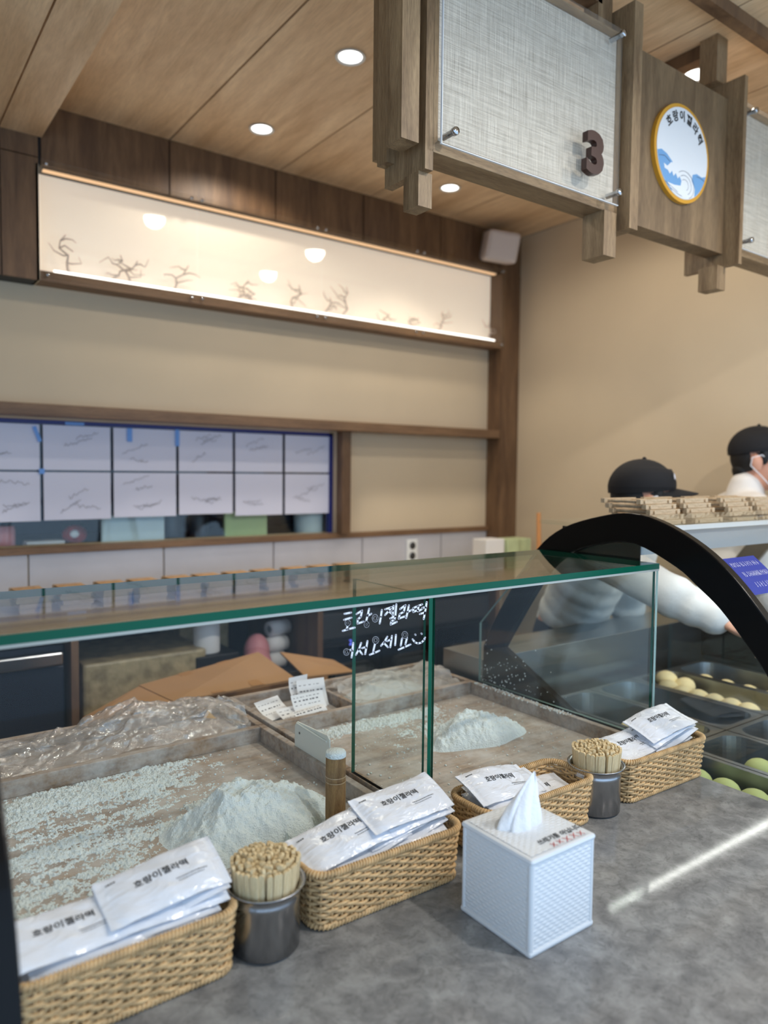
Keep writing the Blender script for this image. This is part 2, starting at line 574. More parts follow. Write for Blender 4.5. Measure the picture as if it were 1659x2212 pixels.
def obj(name, mb, mats, parent=None, local=False, me=None):
    """one mesh object; coordinates are world unless local, and are made relative to the root thing"""
    if isinstance(mats, str):
        mats = [mats]
    root = parent
    while root is not None and root.parent is not None:
        root = root.parent
    off = (0, 0, 0)
    if root is not None and not local:
        off = tuple(root.location)
    if me is None:
        me = mb.mesh(name, mats, off)
    o = link(bpy.data.objects.new(name, me))
    if parent is not None:
        o.parent = parent
        if name in ('handwriting', 'small_print', 'print', 'wave_lines', 'stitched_mark', 'red_crosses', 'warning_lettering', 'emblem_lettering', 'printed_name'):
            o['kind'] = 'stuff'
    return o


def one(name, mb, mats, label, cat, base, group=None, kind=None, rotz=None):
    """a thing that is one mesh, with its origin at base"""
    if isinstance(mats, str):
        mats = [mats]
    o = link(bpy.data.objects.new(name, mb.mesh(name, mats, base)))
    o.location = base
    return tag(o, label, cat, group, kind)


def struct(name, mb, mats, label=None):
    o = obj(name, mb, mats)
    o['kind'] = 'structure'
    if label: o['label'] = label
    return o


def copy_tree(o, parent=None):
    c = link(o.copy())
    c.parent = parent
    for ch in list(o.children):
        copy_tree(ch, c)
    return c


def bevel(o, w, seg=2):
    md = o.modifiers.new('bevel', 'BEVEL')
    md.width = w
    md.segments = seg
    md.limit_method = 'ANGLE'
    return o


def text_mesh(body, size, shear=0.0, offset=0.0, extrude=0.0):
    cu = bpy.data.curves.new('txt', 'FONT')
    cu.body = body
    cu.size = size
    cu.shear = shear
    cu.offset = offset
    cu.extrude = extrude
    cu.align_x = 'CENTER'
    cu.align_y = 'CENTER'
    cu.resolution_u = 3
    ob = bpy.data.objects.new('txt', cu)
    COL.objects.link(ob)
    dg = bpy.context.evaluated_depsgraph_get()
    me = bpy.data.meshes.new_from_object(ob.evaluated_get(dg))
    vs = [v.co.copy() for v in me.vertices]
    fs = [tuple(p.vertices) for p in me.polygons]
    bpy.data.objects.remove(ob)
    bpy.data.curves.remove(cu)
    bpy.data.meshes.remove(me)
    return vs, fs


def strokes(mb, lines, width, frame, mi=0):
    """pen strokes as flat ribbons with round ends; frame maps (a,b) to a point"""
    for ln in lines:
        w = width
        pts = [Vector((p[0], p[1])) for p in ln]
        for i in range(len(pts) - 1):
            d = pts[i + 1] - pts[i]
            if d.length < 1e-9:
                continue
            n = Vector((-d.y, d.x)).normalized() * w / 2
            mb.add([frame(*(pts[i] + n)), frame(*(pts[i] - n)), frame(*(pts[i + 1] - n)), frame(*(pts[i + 1] + n))], [(0, 1, 2, 3)], mi)
        for p in pts:
            mb.add([frame(p.x + math.cos(a * math.pi / 4) * w / 2, p.y + math.sin(a * math.pi / 4) * w / 2) for a in range(8)], [tuple(range(8))], mi)


def circ(cx, cy, rx, ry=None, n=12, a0=0, a1=360):
    ry = ry or rx
    return [(cx + rx * math.cos(R(a0 + (a1 - a0) * i / n)), cy + ry * math.sin(R(a0 + (a1 - a0) * i / n))) for i in range(n + 1)]


def vnoise(x, y, seed):
    xi, yi = np.floor(x).astype(int), np.floor(y).astype(int)
    xf, yf = x - xi, y - yi
    u, v = xf * xf * (3 - 2 * xf), yf * yf * (3 - 2 * yf)

    def h(a, b):
        n = (a * 374761393 + b * 668265263 + seed * 974711) & 0x7fffffff
        n = ((n ^ (n >> 13)) * 1274126177) & 0x7fffffff
        return ((n ^ (n >> 16)) & 0xffff) / 65535.0
    return (h(xi, yi) * (1 - u) + h(xi + 1, yi) * u) * (1 - v) + (h(xi, yi + 1) * (1 - u) + h(xi + 1, yi + 1) * u) * v


def fbm(x, y, seed, octv=4, gain=0.5):
    s, a, t = 0, 1.0, 0
    for i in range(octv):
        s = s + a * vnoise(x * 2 ** i, y * 2 ** i, seed + i * 17)
        t += a
        a *= gain
    return s / t


def height_mesh(x0, x1, y0, y1, nx, ny, zfn):
    xs = np.linspace(x0, x1, nx)
    ys = np.linspace(y0, y1, ny)
    X, Y = np.meshgrid(xs, ys)
    Z = zfn(X, Y)
    return X, Y, Z


def height_mb(X, Y, Z, keep=None):
    ny, nx = X.shape
    idx = np.arange(nx * ny).reshape(ny, nx)
    q = np.stack([idx[:-1, :-1], idx[:-1, 1:], idx[1:, 1:], idx[1:, :-1]], -1).reshape(-1, 4)
    if keep is not None:
        k = keep[:-1, :-1] | keep[:-1, 1:] | keep[1:, 1:] | keep[1:, :-1]
        q = q[k.reshape(-1)]
        used = np.unique(q)
        mp = np.full(nx * ny, -1)
        mp[used] = np.arange(len(used))
        V = np.stack([X, Y, Z], -1).reshape(-1, 3)[used]
        q = mp[q]
    else:
        V = np.stack([X, Y, Z], -1).reshape(-1, 3)
    mb = MB()
    mb.add([tuple(p) for p in V.tolist()], [tuple(f) for f in q.tolist()], 0, True)
    return mb

# ================================================================== the setting
YF, YW, XR, ZC = 2.90, 3.00, 3.03, 2.822      # fascia plane, back wall, right wall, ceiling
struct('floor', MB().box(-2.2, 4.5, -3.0, 3.2, -0.05, 0.0), 'floor_tile', 'grey tiled shop floor')
wb = MB()
wx0, wx1, wz0, wz1 = 0.05, 1.90, 1.235, 1.715
wb.box(-2.0, wx0, YW, YW + 0.1, 0, ZC)
wb.box(wx1, XR + 0.1, YW, YW + 0.1, 0, ZC)
wb.box(wx0, wx1, YW, YW + 0.1, 0, wz0)
wb.box(wx0, wx1, YW, YW + 0.1, wz1, ZC)
wall_back = struct('wall_back', wb, 'wall_paint', 'beige painted back wall behind the counter')
xs = [-0.48, 0.035, 0.541, 1.054, 1.560, 2.048, 2.557, 2.89]
for a, b in zip(xs[:-1], xs[1:]):
    t = obj('tile', MB().box(a + 0.003, b - 0.003, YW - 0.012, YW, 1.05, 1.21, bev=0.0015), 'grey_tile', wall_back)
struct('wall_right', MB().box(XR, XR + 0.1, 0.1, YW, 0, ZC), 'wall_paint', 'plain beige right-hand wall')
struct('wall_left_added', MB().box(-1.7, -1.6, 0.9, YW, 0, ZC).box(-1.7, -1.6, -1.6, 0.9, 2.5, ZC), 'wall_paint', 'added beige left-hand wall and header outside the view that shape the light')  # unseen wall and header, added to limit the light from the left

ceil = struct('ceiling', MB().box(-1.7, XR + 0.1, -1.6, YW, ZC + 0.014, ZC + 0.06), 'black_matt', 'wood panelled ceiling with dark grooves')
for a, b in ((0.575, 1.056), (1.056, 1.54), (1.54, 2.02), (2.02, 2.50), (2.50, 3.03)):
    obj('ceiling_panel', MB().box(a + 0.004, b - 0.004, -1.6, YW, ZC, ZC + 0.014), 'ceil_wood', ceil)
sof = struct('trim_1', MB().box(-1.6, 0.59, -1.6, YF, 2.716, ZC + 0.01), 'ceil_wood', 'dropped wooden soffit at the left of the ceiling')
for a, b in ((-1.6, -0.03), (-0.03, 0.4525), (0.4525, 0.59)):
    obj('soffit_panel', MB().box(a + 0.003, b - (0.003 if b < 0.5 else 0), -1.6, YF, 2.706, 2.7165), 'ceil_wood', sof)

fas = struct('trim_2', MB().box(-1.6, XR, YF + 0.012, YW, 2.61, ZC), 'black_matt', 'brown wooden fascia boards above the light box')
for a, b in ((0.585, 1.054), (1.054, 1.52), (1.52, 1.978), (1.978, 2.45), (2.45, XR)):
    obj('fascia_panel', MB().box(a + 0.003, b - 0.003, YF, YF + 0.012, 2.612, ZC), 'wall_wood', fas)
col = struct('trim_3', MB().box(-1.6, 0.575, YF + 0.012, YW, 2.205, 2.706), 'black_matt', 'brown wooden end panel left of the light box')
obj('end_panel', MB().box(-0.2, 0.4525, YF, YF + 0.012, 2.205, 2.632), 'wall_wood', col)
obj('end_panel', MB().box(0.4565, 0.577, YF, YF + 0.012, 2.205, 2.632), 'wall_wood', col)
obj('end_panel', MB().box(-0.2, 0.4525, YF, YF + 0.012, 2.636, 2.706), 'wall_wood', col)
obj('end_panel', MB().box(0.4565, 0.577, YF, YF + 0.012, 2.636, 2.706), 'wall_wood', col)
struct('trim_4', MB().box(2.89, XR, YF, YW, 1.05, 2.612), 'wall_wood', 'brown wooden post in the corner by the right wall')
struct('trim_5', MB().box(-1.6, 2.895, YF, YW, 1.722, 1.765, bev=0.002), 'trim_wood', 'long brown ledge above the paper covered window')
struct('trim_6', MB().box(-1.6, 2.895, YF + 0.075, YW + 0.02, 1.21, 1.235, bev=0.002), 'trim_wood', 'thin brown sill rail above the grey tiles')
struct('trim_7', MB().box(1.902, 1.952, YF + 0.05, YW + 0.02, 1.235, 1.722), 'wall_wood', 'brown jamb at the right of the window')

# window, dark kitchen behind it
win = thing('window_1', 'dark serving window behind rows of taped paper notes', None, (0.95, 3.03, 1.235), kind='structure')
obj('pane', MB().box(wx0, wx1, 3.045, 3.051, wz0, wz1), 'glass', win)
obj('window_frame', MB().box(wx1 - 0.02, wx1, 3.03, 3.06, wz0, wz1).box(wx0, wx1, 3.03, 3.06, wz1 - 0.015, wz1).box(wx0, wx0 + 0.02, 3.03, 3.06, wz0, wz1), 'blue_led_dark', win)
kb = MB()
kb.box(-0.3, 2.3, 3.75, 3.8, 0.9, 2.1).box(-0.35, -0.3, 3.1, 3.8, 0.9, 2.1).box(2.3, 2.35, 3.1, 3.8, 0.9, 2.1).box(-0.3, 2.3, 3.1, 3.8, 2.1, 2.15)
kb.box(-0.3, 2.3, 3.1, 3.8, 1.19, 1.22)
struct('wall_kitchen', kb, 'window_blue', 'dark blue kitchen wall seen through the window')

# paper notes taped on the window
nx = [0.34, 0.60, 0.861, 1.130, 1.387, 1.635, 1.888]
cols_txt = ['leftmost', 'second', 'third', 'fourth', 'fifth', 'rightmost']
for r_, (za, zb) in enumerate(((1.525, 1.697), (1.335, 1.517))):
    for c_ in range(6):
        a, b = nx[c_] + 0.006, nx[c_ + 1] - 0.006
        za2 = za + (0.0 if r_ == 0 else random.uniform(-0.006, 0.006))
        root = thing('paper_note', 'white handwritten note, %s of the %s row on the window' % (cols_txt[c_], ('upper', 'lower')[r_]), 'note', ((a + b) / 2, 3.036, za2), group='notes taped on the window')
        curl = random.uniform(0.0, 0.006)
        obj('sheet', MB().grid(np.linspace(a, b, 6), np.linspace(za2, zb, 6), lambda x, z: (x, 3.036 - curl * ((x - a) / (b - a) - 0.5) ** 2 - 0.002, z)), 'note_paper', root)
        ln = []
        for q in range(random.randint(2, 4)):
            y0 = random.uniform(za2 + 0.03, zb - 0.03)
            x0 = random.uniform(a + 0.02, (a + b) / 2)
            x1 = x0 + random.uniform(0.06, 0.11)
            k = 16
            sl = random.uniform(-0.02, 0.05)
            ln.append([(x0 + (x1 - x0) * i / k, y0 + sl * i / k + random.uniform(-0.007, 0.007)) for i in range(k + 1)])
        hb = MB()
        strokes(hb, ln, 0.0013, lambda p, q: (p, 3.029, q))
        obj('handwriting', hb, 'grey_ink', root)
for (x, z, w, h, a) in ((0.585, 1.66, 0.014, 0.06, -20), (0.93, 1.67, 0.02, 0.055, 0), (1.128, 1.665, 0.018, 0.07, 0), (0.60, 1.52, 0.02, 0.02, 0), (0.72, 1.705, 0.07, 0.012, 0)):
    o = one('tape_strip', MB().box(-w / 2, w / 2, -0.0005, 0.0005, -h / 2, h / 2), 'tape_blue',
            {0.585: 'light blue tape slanting at the corner of the leftmost upper note', 0.93: 'pale blue tape on the third upper note', 1.128: 'bright blue tape between third and fourth upper notes', 0.60: 'small blue tape where four left notes meet', 0.72: 'blue tape along the top edge of the second note'}[x], 'tape', (0, 0, 0))
    o.location = (x, 3.027, z)
    o.rotation_euler = (0, R(a), 0)

# things on the sill behind the window
def canister(name, x, y, z, r, h, mat, label, cat, lid=None):
    t = thing(name, label, cat, (x, y, z))
    obj('body', MB().lathe([(0.0005, z), (r * 0.92, z), (r, z + h * 0.08), (r, z + h * 0.85), (r * 0.9, z + h * 0.92), (0.0005, z + h * 0.92)], x, y, 28), mat, t)
    obj('lid', MB().lathe([(r * 0.93, z + h * 0.9), (r * 0.93, z + h), (0.0005, z + h)], x, y, 28), lid or mat, t)
    return t
canister('jar', 0.49, 3.19, 1.22, 0.042, 0.085, 'pink', 'pink jar at the left end of the window sill', 'jar')
one('box', MB().box(0.56, 0.70, 3.12, 3.2, 1.22, 1.245, bev=0.003), 'white_matt', 'flat white carton beside the pink jar behind the window', 'box', (0.63, 3.16, 1.22))
t = thing('food_packet', 'red and white packet lying behind the window', 'packet', (0.76, 3.2, 1.22))
obj('body', MB().ellipsoid((0.755, 3.2, 1.26), (0.05, 0.03, 0.04)), 'red_item', t)
obj('label_patch', MB().ellipsoid((0.75, 3.178, 1.264), (0.02, 0.012, 0.018)), 'white_matt', t)
one('cutting_board', MB().box(0.83, 1.09, 3.08, 3.1, 1.22, 1.345, bev=0.004), 'pale_blue', 'pale blue board leaning behind the window under the notes', 'board', (0.96, 3.09, 1.22))
canister('canister', 1.16, 3.2, 1.22, 0.05, 0.14, 'dark_navy', 'navy canister right of the pale blue board', 'canister')
canister('canister', 1.29, 3.2, 1.22, 0.045, 0.14, 'dark_navy', 'navy canister left of the green board', 'canister')
one('cutting_board', MB().box(1.365, 1.575, 3.08, 3.1, 1.22, 1.345, bev=0.004), 'pale_green', 'pale green board leaning behind the window', 'board', (1.47, 3.09, 1.22))
one('paper_roll', MB().lathe([(0.012, 1.22), (0.07, 1.22), (0.072, 1.23), (0.072, 1.335), (0.07, 1.345), (0.012, 1.345), (0.012, 1.22)], 1.83, 3.14, 30), 'pale_blue', 'white paper roll at the right end of the window sill', 'paper roll', (1.83, 3.14, 1.22))

# wall outlet
t = thing('wall_outlet', 'white double socket on the grey tiles', 'outlet', (2.355, YW - 0.012, 1.13))
obj('plate', MB().box(2.32, 2.39, YW - 0.022, YW - 0.012, 1.07, 1.185, bev=0.004), 'white_plastic', t)
for z in (1.10, 1.153):
    obj('socket', MB().lathe([(0.0005, 0), (0.019, 0), (0.019, 0.002), (0.0005, 0.002)], 0, 0, 20), 'dark_grey', t, local=True).matrix_local = Matrix.Translation((0, -0.0105, z - 1.13)) @ Matrix.Rotation(R(90), 4, 'X')

# light box
lb = thing('light_box', 'long glowing light box with twig decoration under the wood ceiling', 'light box', (1.74, YF, 2.21))
obj('back_panel', MB().box(0.578, 2.905, YW - 0.008, YW - 0.002, 2.215, 2.612), 'lit_panel', lb)
obj('bottom_board', MB().box(0.578, 2.89, YF, YW - 0.008, 2.205, 2.24), 'trim_wood', lb)
obj('side_board', MB().box(0.568, 0.578, YF, YW - 0.008, 2.205, 2.612), 'lens_cream', lb)
obj('led_strip', MB().box(0.63, 2.86, YF + 0.020, YF + 0.032, 2.241, 2.254), 'led_strip', lb)
obj('led_strip', MB().box(0.60, 2.87, YF + 0.03, YF + 0.05, 2.604, 2.609), 'led_warm', lb)
sx = [0.58, 1.163, 1.747, 2.315, 2.905]
for a, b in zip(sx[:-1], sx[1:]):
    p = obj('acrylic_pane', MB().box(a + 0.002, b - 0.002, YF - 0.012, YF - 0.007, 2.212, 2.628), 'lightbox_acrylic' if 'lightbox_acrylic' in MATS else 'acrylic', lb)
    for x in (a + 0.022, b - 0.022):
        for z in (2.225, 2.615):
            obj('screw', MB().lathe([(0.0005, 0.004), (0.006, 0.003), (0.007, 0.0), (0.007, -0.002)], 0, 0, 12), 'chrome', p, local=True).matrix_local = Matrix.Translation((x - 1.74, -0.012, z - 2.21)) @ Matrix.Rotation(R(90), 4, 'X')
def twig(x, h, lean, seed):
    rr = random.Random(seed)
    mb = MB()
    pts = [(x, YF + 0.05, 2.245)]
    for i in range(1, 7):
        pts.append((x + lean * i / 6 + rr.uniform(-0.018, 0.018), YF + 0.05 + rr.uniform(-0.008, 0.008), 2.245 + h * i / 6))
    mb.tube(pts, [0.006 - 0.0007 * i for i in range(7)], 6)
    for k in (2, 3, 4, 5):
        p = pts[k]
        s = rr.choice((-1, 1))
        q = [(p[0] + s * 0.05 * j / 3 * rr.uniform(0.8, 1.6), p[1], p[2] + 0.03 * j / 3 * rr.uniform(-0.4, 1.4)) for j in range(4)]
        mb.tube([p] + q[1:], [0.0035, 0.003, 0.002, 0.001], 5)
    return mb
for i, (x, h, l) in enumerate(((0.70, 0.15, -0.04), (0.84, 0.10, 0.10), (0.92, 0.11, -0.06), (1.07, 0.12, 0.09), (1.36, 0.10, 0.07), (1.46, 0.07, -0.05), (1.62, 0.12, 0.06), (1.79, 0.09, 0.05), (1.90, 0.15, 0.03), (2.13, 0.06, 0.04), (2.32, 0.06, -0.03), (2.50, 0.12, 0.02), (2.82, 0.10, 0.03))):
    obj('twig', twig(x, h, l, i + 3), 'twig', lb)

# speaker in the corner
t = thing('wall_speaker', 'off-white cube loudspeaker in the ceiling corner', 'speaker', (2.765, 2.80, 2.70))
cab = MB().box(-0.085, 0.085, -0.075, 0.075, -0.075, 0.075, bev=0.018)
for nm, mb_, mt in (('cabinet', cab, 'speaker_white'), ('grille', MB().box(-0.07, 0.07, -0.080, -0.074, -0.06, 0.06, bev=0.003), 'speaker_white'), ('bracket', MB().box(-0.012, 0.012, 0.07, 0.13, -0.02, 0.02), 'speaker_white')):
    o = obj(nm, mb_, mt, t, local=True)
t.rotation_euler = (R(14), R(6), R(-28))

# downlights
def downlight(x, y, label):
    if x < 0.59:
        ZC = 2.706
    else:
        ZC = 2.822
    t = thing('downlight', label, 'ceiling light', (x, y, ZC), group='recessed ceiling lights')
    obj('trim_ring', MB().lathe([(0.040, 0.0), (0.048, -0.004), (0.046, -0.006), (0.038, -0.003), (0.036, 0.0)], 0, 0, 32), 'white_plastic', t, local=True)
    obj('lamp_disc', MB().lathe([(0.0005, -0.002), (0.037, -0.002)], 0, 0, 32), 'lamp_white', t, local=True)
    ld = bpy.data.lights.new('downlight_lamp', 'SPOT')
    ld.energy = DOWNLIGHT_W if y > 0 else FRONT_LIGHT_W
    ld.color = (1.0, 0.90, 0.76) if y > 0 else (1.0, 0.93, 0.84)
    ld.spot_size = R(98) if (x > 2 and y > 2.3) else (R(165) if y < 0 or x > 2 else R(155))
    ld.spot_blend = 0.35
    ld.specular_factor = 0.03
    ld.shadow_soft_size = 0.05
    lo = link(bpy.data.objects.new('lamp', ld))
    lo.parent = t
    lo.location = (0, 0, -0.012)
for (x, y), lb_ in zip(ROOM_LIGHTS, ('round downlight nearest the top of the photo, left of the sign', 'round downlight in the ceiling near the glowing light box', 'round downlight seen under the hanging sign', 'round downlight just above the emblem board', 'round downlight hidden behind the numeral sign', 'round downlight over the customer side in line with the numeral sign', 'round downlight over the customer side in line with the emblem board')):
    downlight(x, y, lb_)

# ================================================================== hanging signs
YS = 1.20
def standoff(x, z, y0, parent):
    o = obj('standoff', MB().lathe([(0.0005, 0.022), (0.0075, 0.022), (0.0085, 0.020), (0.0085, 0.012), (0.0065, 0.011), (0.0065, -0.02)], 0, 0, 16), 'chrome', parent, local=True)
    rl = parent.location
    o.matrix_local = Matrix.Translation((x - rl.x, y0 - rl.y, z - rl.z)) @ Matrix.Rotation(R(90), 4, 'X')

def fabric_sign(x0, x1, z0, z1, label):
    t = thing('hanging_sign', label, 'sign', ((x0 + x1) / 2, YS, z0))
    obj('frame_bar', MB().box(x0, x1, YS, YS + 0.07, z0, z0 + 0.026), 'sign_wood_x', t)
    obj('frame_bar', MB().box(x0, x1, YS, YS + 0.07, z1 - 0.02, z1), 'sign_wood_x', t)
    obj('frame_bar', MB().box(x0, x0 + 0.014, YS, YS + 0.07, z0 + 0.026, z1 - 0.02), 'sign_wood', t)
    obj('frame_bar', MB().box(x1 - 0.014, x1, YS, YS + 0.07, z0 + 0.026, z1 - 0.02), 'sign_wood', t)
    obj('woven_panel', MB().box(x0 + 0.014, x1 - 0.014, YS + 0.004, YS + 0.05, z0 + 0.026, z1 - 0.02), 'fabric', t)
    g = obj('cover_glass', MB().box(x0 + 0.004, x1 - 0.03, YS - 0.026, YS - 0.021, z0 + 0.010, z1 - 0.012), 'sign_glass', t)
    obj('glass_edge', MB().box(x0 + 0.0025, x0 + 0.004, YS - 0.026, YS - 0.021, z0 + 0.010, z1 - 0.012).box(x0 + 0.0025, x1 - 0.03, YS - 0.026, YS - 0.021, z0 + 0.0085, z0 + 0.010), 'emblem_white', t)
    for x in (x0 + 0.024, x1 - 0.05):
        for z in (z0 + 0.032, z1 - 0.036):
            standoff(x, z, YS - 0.026, t)
    return t

sg = fabric_sign(0.988, 1.596, 2.188, 2.632, 'hanging sign of woven grey screen with the brown numeral 3')
vs, fs = text_mesh('3', 0.128, offset=0.0052, extrude=0.008)
cpos = at(1281, 338, y=YS - 0.036)
mb = MB().add([(cpos.x + v.x * 1.12, cpos.y - v.z, cpos.z + v.y) for v in vs], fs)
o = obj('numeral', mb, 'brown_sign', sg)
o['label'] = 'thick dark brown numeral 3'
fabric_sign(2.148, 2.76, 2.192, 2.632, 'plain hanging woven sign at the far right of the photo')

# emblem board
ZB0, ZB1, XB0, XB1 = 2.190, 2.640, 1.640, 2.130
eb = thing('emblem_sign', 'wooden hanging board with a round blue wave emblem', 'sign', (1.886, YS + 0.02, ZB0))
obj('board', MB().box(XB0, XB1, YS + 0.02, YS + 0.075, ZB0, ZB1), 'logo_wood', eb)
ecx, ecz, er = 1.888, 2.416, 0.131
yE = YS + 0.02
def efr(a, b, h=0.0):
    return (ecx + a, yE - h, ecz + b)
def disc(rad, h0, h1, n=56):
    return MB().prism([(rad * math.cos(2 * math.pi * i / n), rad * math.sin(2 * math.pi * i / n)) for i in range(n)], lambda a, b, h: efr(a, b, h0 + h), h1 - h0)
obj('emblem_ring', disc(er, 0.0, 0.012), 'gold', eb)
dk = obj('emblem_disc', disc(er * 0.925, 0.0, 0.0135), 'emblem_white', eb)
rin = er * 0.925
def clipc(pts):
    out = []
    for a, b in pts:
        l = math.hypot(a, b)
        if l > rin * 0.995:
            a, b = a * rin * 0.995 / l, b * rin * 0.995 / l
        out.append((a, b))
    return out
def flat(poly, h):
    return MB().add([efr(a, b, h) for a, b in poly], [tuple(range(len(poly)))])
# sea behind: left and right swells down to the disc edge
left = [(-0.118, -0.018), (-0.10, -0.012), (-0.075, -0.018), (-0.05, -0.032), (-0.03, -0.052), (0.0, -0.072), (-0.01, -0.095), (-0.05, -0.112)] + [(rin * math.cos(R(a)), rin * math.sin(R(a))) for a in range(245, 188, -8)]
right = [(0.05, -0.045), (0.07, -0.038), (0.095, -0.042), (0.118, -0.036)] + [(rin * math.cos(R(a)), rin * math.sin(R(a))) for a in range(342, 290, -8)] + [(0.04, -0.09)]
obj('emblem_sea', flat(clipc(left), 0.0138), 'emblem_blue', dk)
obj('emblem_sea', flat(clipc(right), 0.0138), 'emblem_blue', dk)
# white curling wave
wave = [(-0.085, -0.058), (-0.088, -0.046), (-0.072, -0.05), (-0.055, -0.036), (-0.025, -0.032), (0.01, -0.04), (0.042, -0.058), (0.062, -0.082), (0.06, -0.105), (0.03, -0.118), (-0.01, -0.119), (-0.045, -0.110), (-0.07, -0.092), (-0.035, -0.092), (-0.008, -0.088), (-0.004, -0.074), (-0.014, -0.064), (-0.022, -0.072), (-0.032, -0.06), (-0.042, -0.07), (-0.05, -0.058), (-0.06, -0.068), (-0.07, -0.06)]
obj('emblem_wave', flat(clipc(wave), 0.0141), 'emblem_white', dk)
lb_ = MB()
for rr in (0.018, 0.032, 0.046):
    strokes(lb_, [circ(0.012, -0.082, rr, rr * 0.8, 14, -60, 130)], 0.0013, lambda a, b: efr(a, b, 0.0144))
strokes(lb_, [[(-0.08, -0.092), (-0.05, -0.1), (-0.02, -0.108)], [(-0.055, -0.104), (-0.02, -0.113), (0.0, -0.115)], [(-0.11, -0.03), (-0.085, -0.026), (-0.06, -0.036)], [(0.07, -0.046), (0.09, -0.045), (0.108, -0.05)]], 0.0013, lambda a, b: efr(a, b, 0.0144))
obj('wave_lines', lb_, 'emblem_line', dk)
tb = MB()
for i, ch in enumerate('호랑이젤라떡'):
    vs, fs = text_mesh(ch, 0.030, offset=0.0008)
    th = R(134 - i * 19.5)
    rr = rin * 0.80
    ca, sa = math.cos(th - math.pi / 2), math.sin(th - math.pi / 2)
    tb.add([efr(rr * math.cos(th) + v.x * ca - v.y * sa, rr * math.sin(th) + v.x * sa + v.y * ca, 0.0144) for v in vs], fs)
obj('emblem_lettering', tb, 'ink', dk)

# lattice of boards and posts that carries the signs
la = thing('sign_lattice', 'lattice of light brown boards and posts holding the hanging signs', 'frame', (1.5, 1.25, 2.08))
def bar(nm, x0, x1, y0, y1, z0, z1, m='sign_wood'):
    o = obj(nm, MB().box(x0, x1, y0, y1, z0, z1), m, la)
bar('board', 0.966, 0.987, YS - 0.004, 1.335, 2.148, ZC)
bar('post', 0.900, 0.944, YS - 0.01, 1.245, 2.190, ZC)
bar('post', 0.945, 0.966, 1.30, 1.335, 2.19, ZC)
bar('post', 0.962, 0.998, 1.212, 1.262, 2.078, 2.148)
bar('post', 0.985, 1.03, 1.372, 1.41, 2.235, ZC)
bar('board', 1.600, 1.634, YS - 0.035, 1.275, 2.148, 2.70)
bar('post', 1.540, 1.588, 1.195, 1.262, 2.078, 2.188)
bar('board', 2.130, 2.147, YS - 0.03, 1.345, 2.152, 2.690)
bar('post', 2.095, 2.140, 1.215, 1.275, 2.083, 2.152)
bar('post', 1.535, 1.59, 1.225, 1.27, 2.632, ZC)
bar('post', 2.09, 2.145, 1.235, 1.29, 2.69, ZC)
bar('cross_bar', 0.99, 1.55, 1.225, 1.265, 2.70, 2.74, 'wall_wood')
bar('cross_bar', 0.95, XR, 1.135, 1.17, ZC - 0.035, ZC, 'wall_wood')
bar('cross_bar', 1.60, XR, 1.40 + 0.12, 1.40 + 0.16, ZC - 0.03, ZC, 'wall_wood')
bar('cross_bar', 2.105, 2.145, 1.29, 2.0, ZC - 0.04, ZC, 'wall_wood')

# ================================================================== front counter
ZT = 0.90
cb = thing('service_counter', 'long customer counter under the glass guard', 'counter', (0.77, 1.05, 0))
obj('cabinet', MB().box(0.12, 1.425, 0.42, 1.78, 0.0, 0.86), 'wall_wood', cb)
wt = one('counter_top', MB().box(0.108, 1.436, 0.34, 1.80, 0.862, ZT, bev=0.003), 'counter_stone', 'glossy mottled grey stone worktop with baskets on it', 'worktop', (0.77, 1.05, 0.862))

# glass guard
YG, XG, ZG = 0.946, 1.440, 1.336
gg = thing('glass_guard', 'clear glass sneeze guard with green edges and white handwriting', 'glass guard', (0.79, 1.1, ZT))
def glass_box(nm, x0, x1, y0, y1, z0, z1, thin):
    mb = MB().box(x0, x1, y0, y1, z0, z1)
    for i, f in enumerate(mb.f[-6:]):
        vs = [mb.v[k] for k in f]
        ax = 'xyz'.index(thin)
        if max(v[ax] for v in vs) - min(v[ax] for v in vs) > 1e-6:
            mb.m[len(mb.f) - 6 + i] = 1
    return obj(nm, mb, ['glass_front' if nm == 'front_pane' else 'glass', 'green_edge'], gg)
glass_box('top_pane', 0.12, XG, YG, 1.285, ZG - 0.012, ZG, 'z')
glass_box('front_pane', 0.12, 0.780, YG + 0.002, YG + 0.008, ZT + 0.002, ZG - 0.0125, 'y')
glass_box('front_pane', 0.800, XG - 0.012, YG + 0.002, YG + 0.008, ZT + 0.002, ZG - 0.0125, 'y')
glass_box('divider_pane', 0.786, 0.794, YG + 0.001, 1.178, 0.942, ZG - 0.0125, 'x')
ep = [(YG + 0.001, ZT + 0.045), (1.50, ZT + 0.045), (1.50, 1.11), (1.30, ZG - 0.013), (YG + 0.001, ZG - 0.013)]
obj('end_pane', MB().prism(ep, lambda a, b, h: (XG - 0.010 + h, a, b), 0.008, 0, 1), ['glass', 'glass_lit_edge' if 'glass_lit_edge' in MATS else 'green_edge'], gg)
o = obj('plate_bevel', MB().box(0.12, XG, YG + 0.0005, YG + 0.004, ZG - 0.0165, ZG - 0.0122), 'bevel_grey', gg)

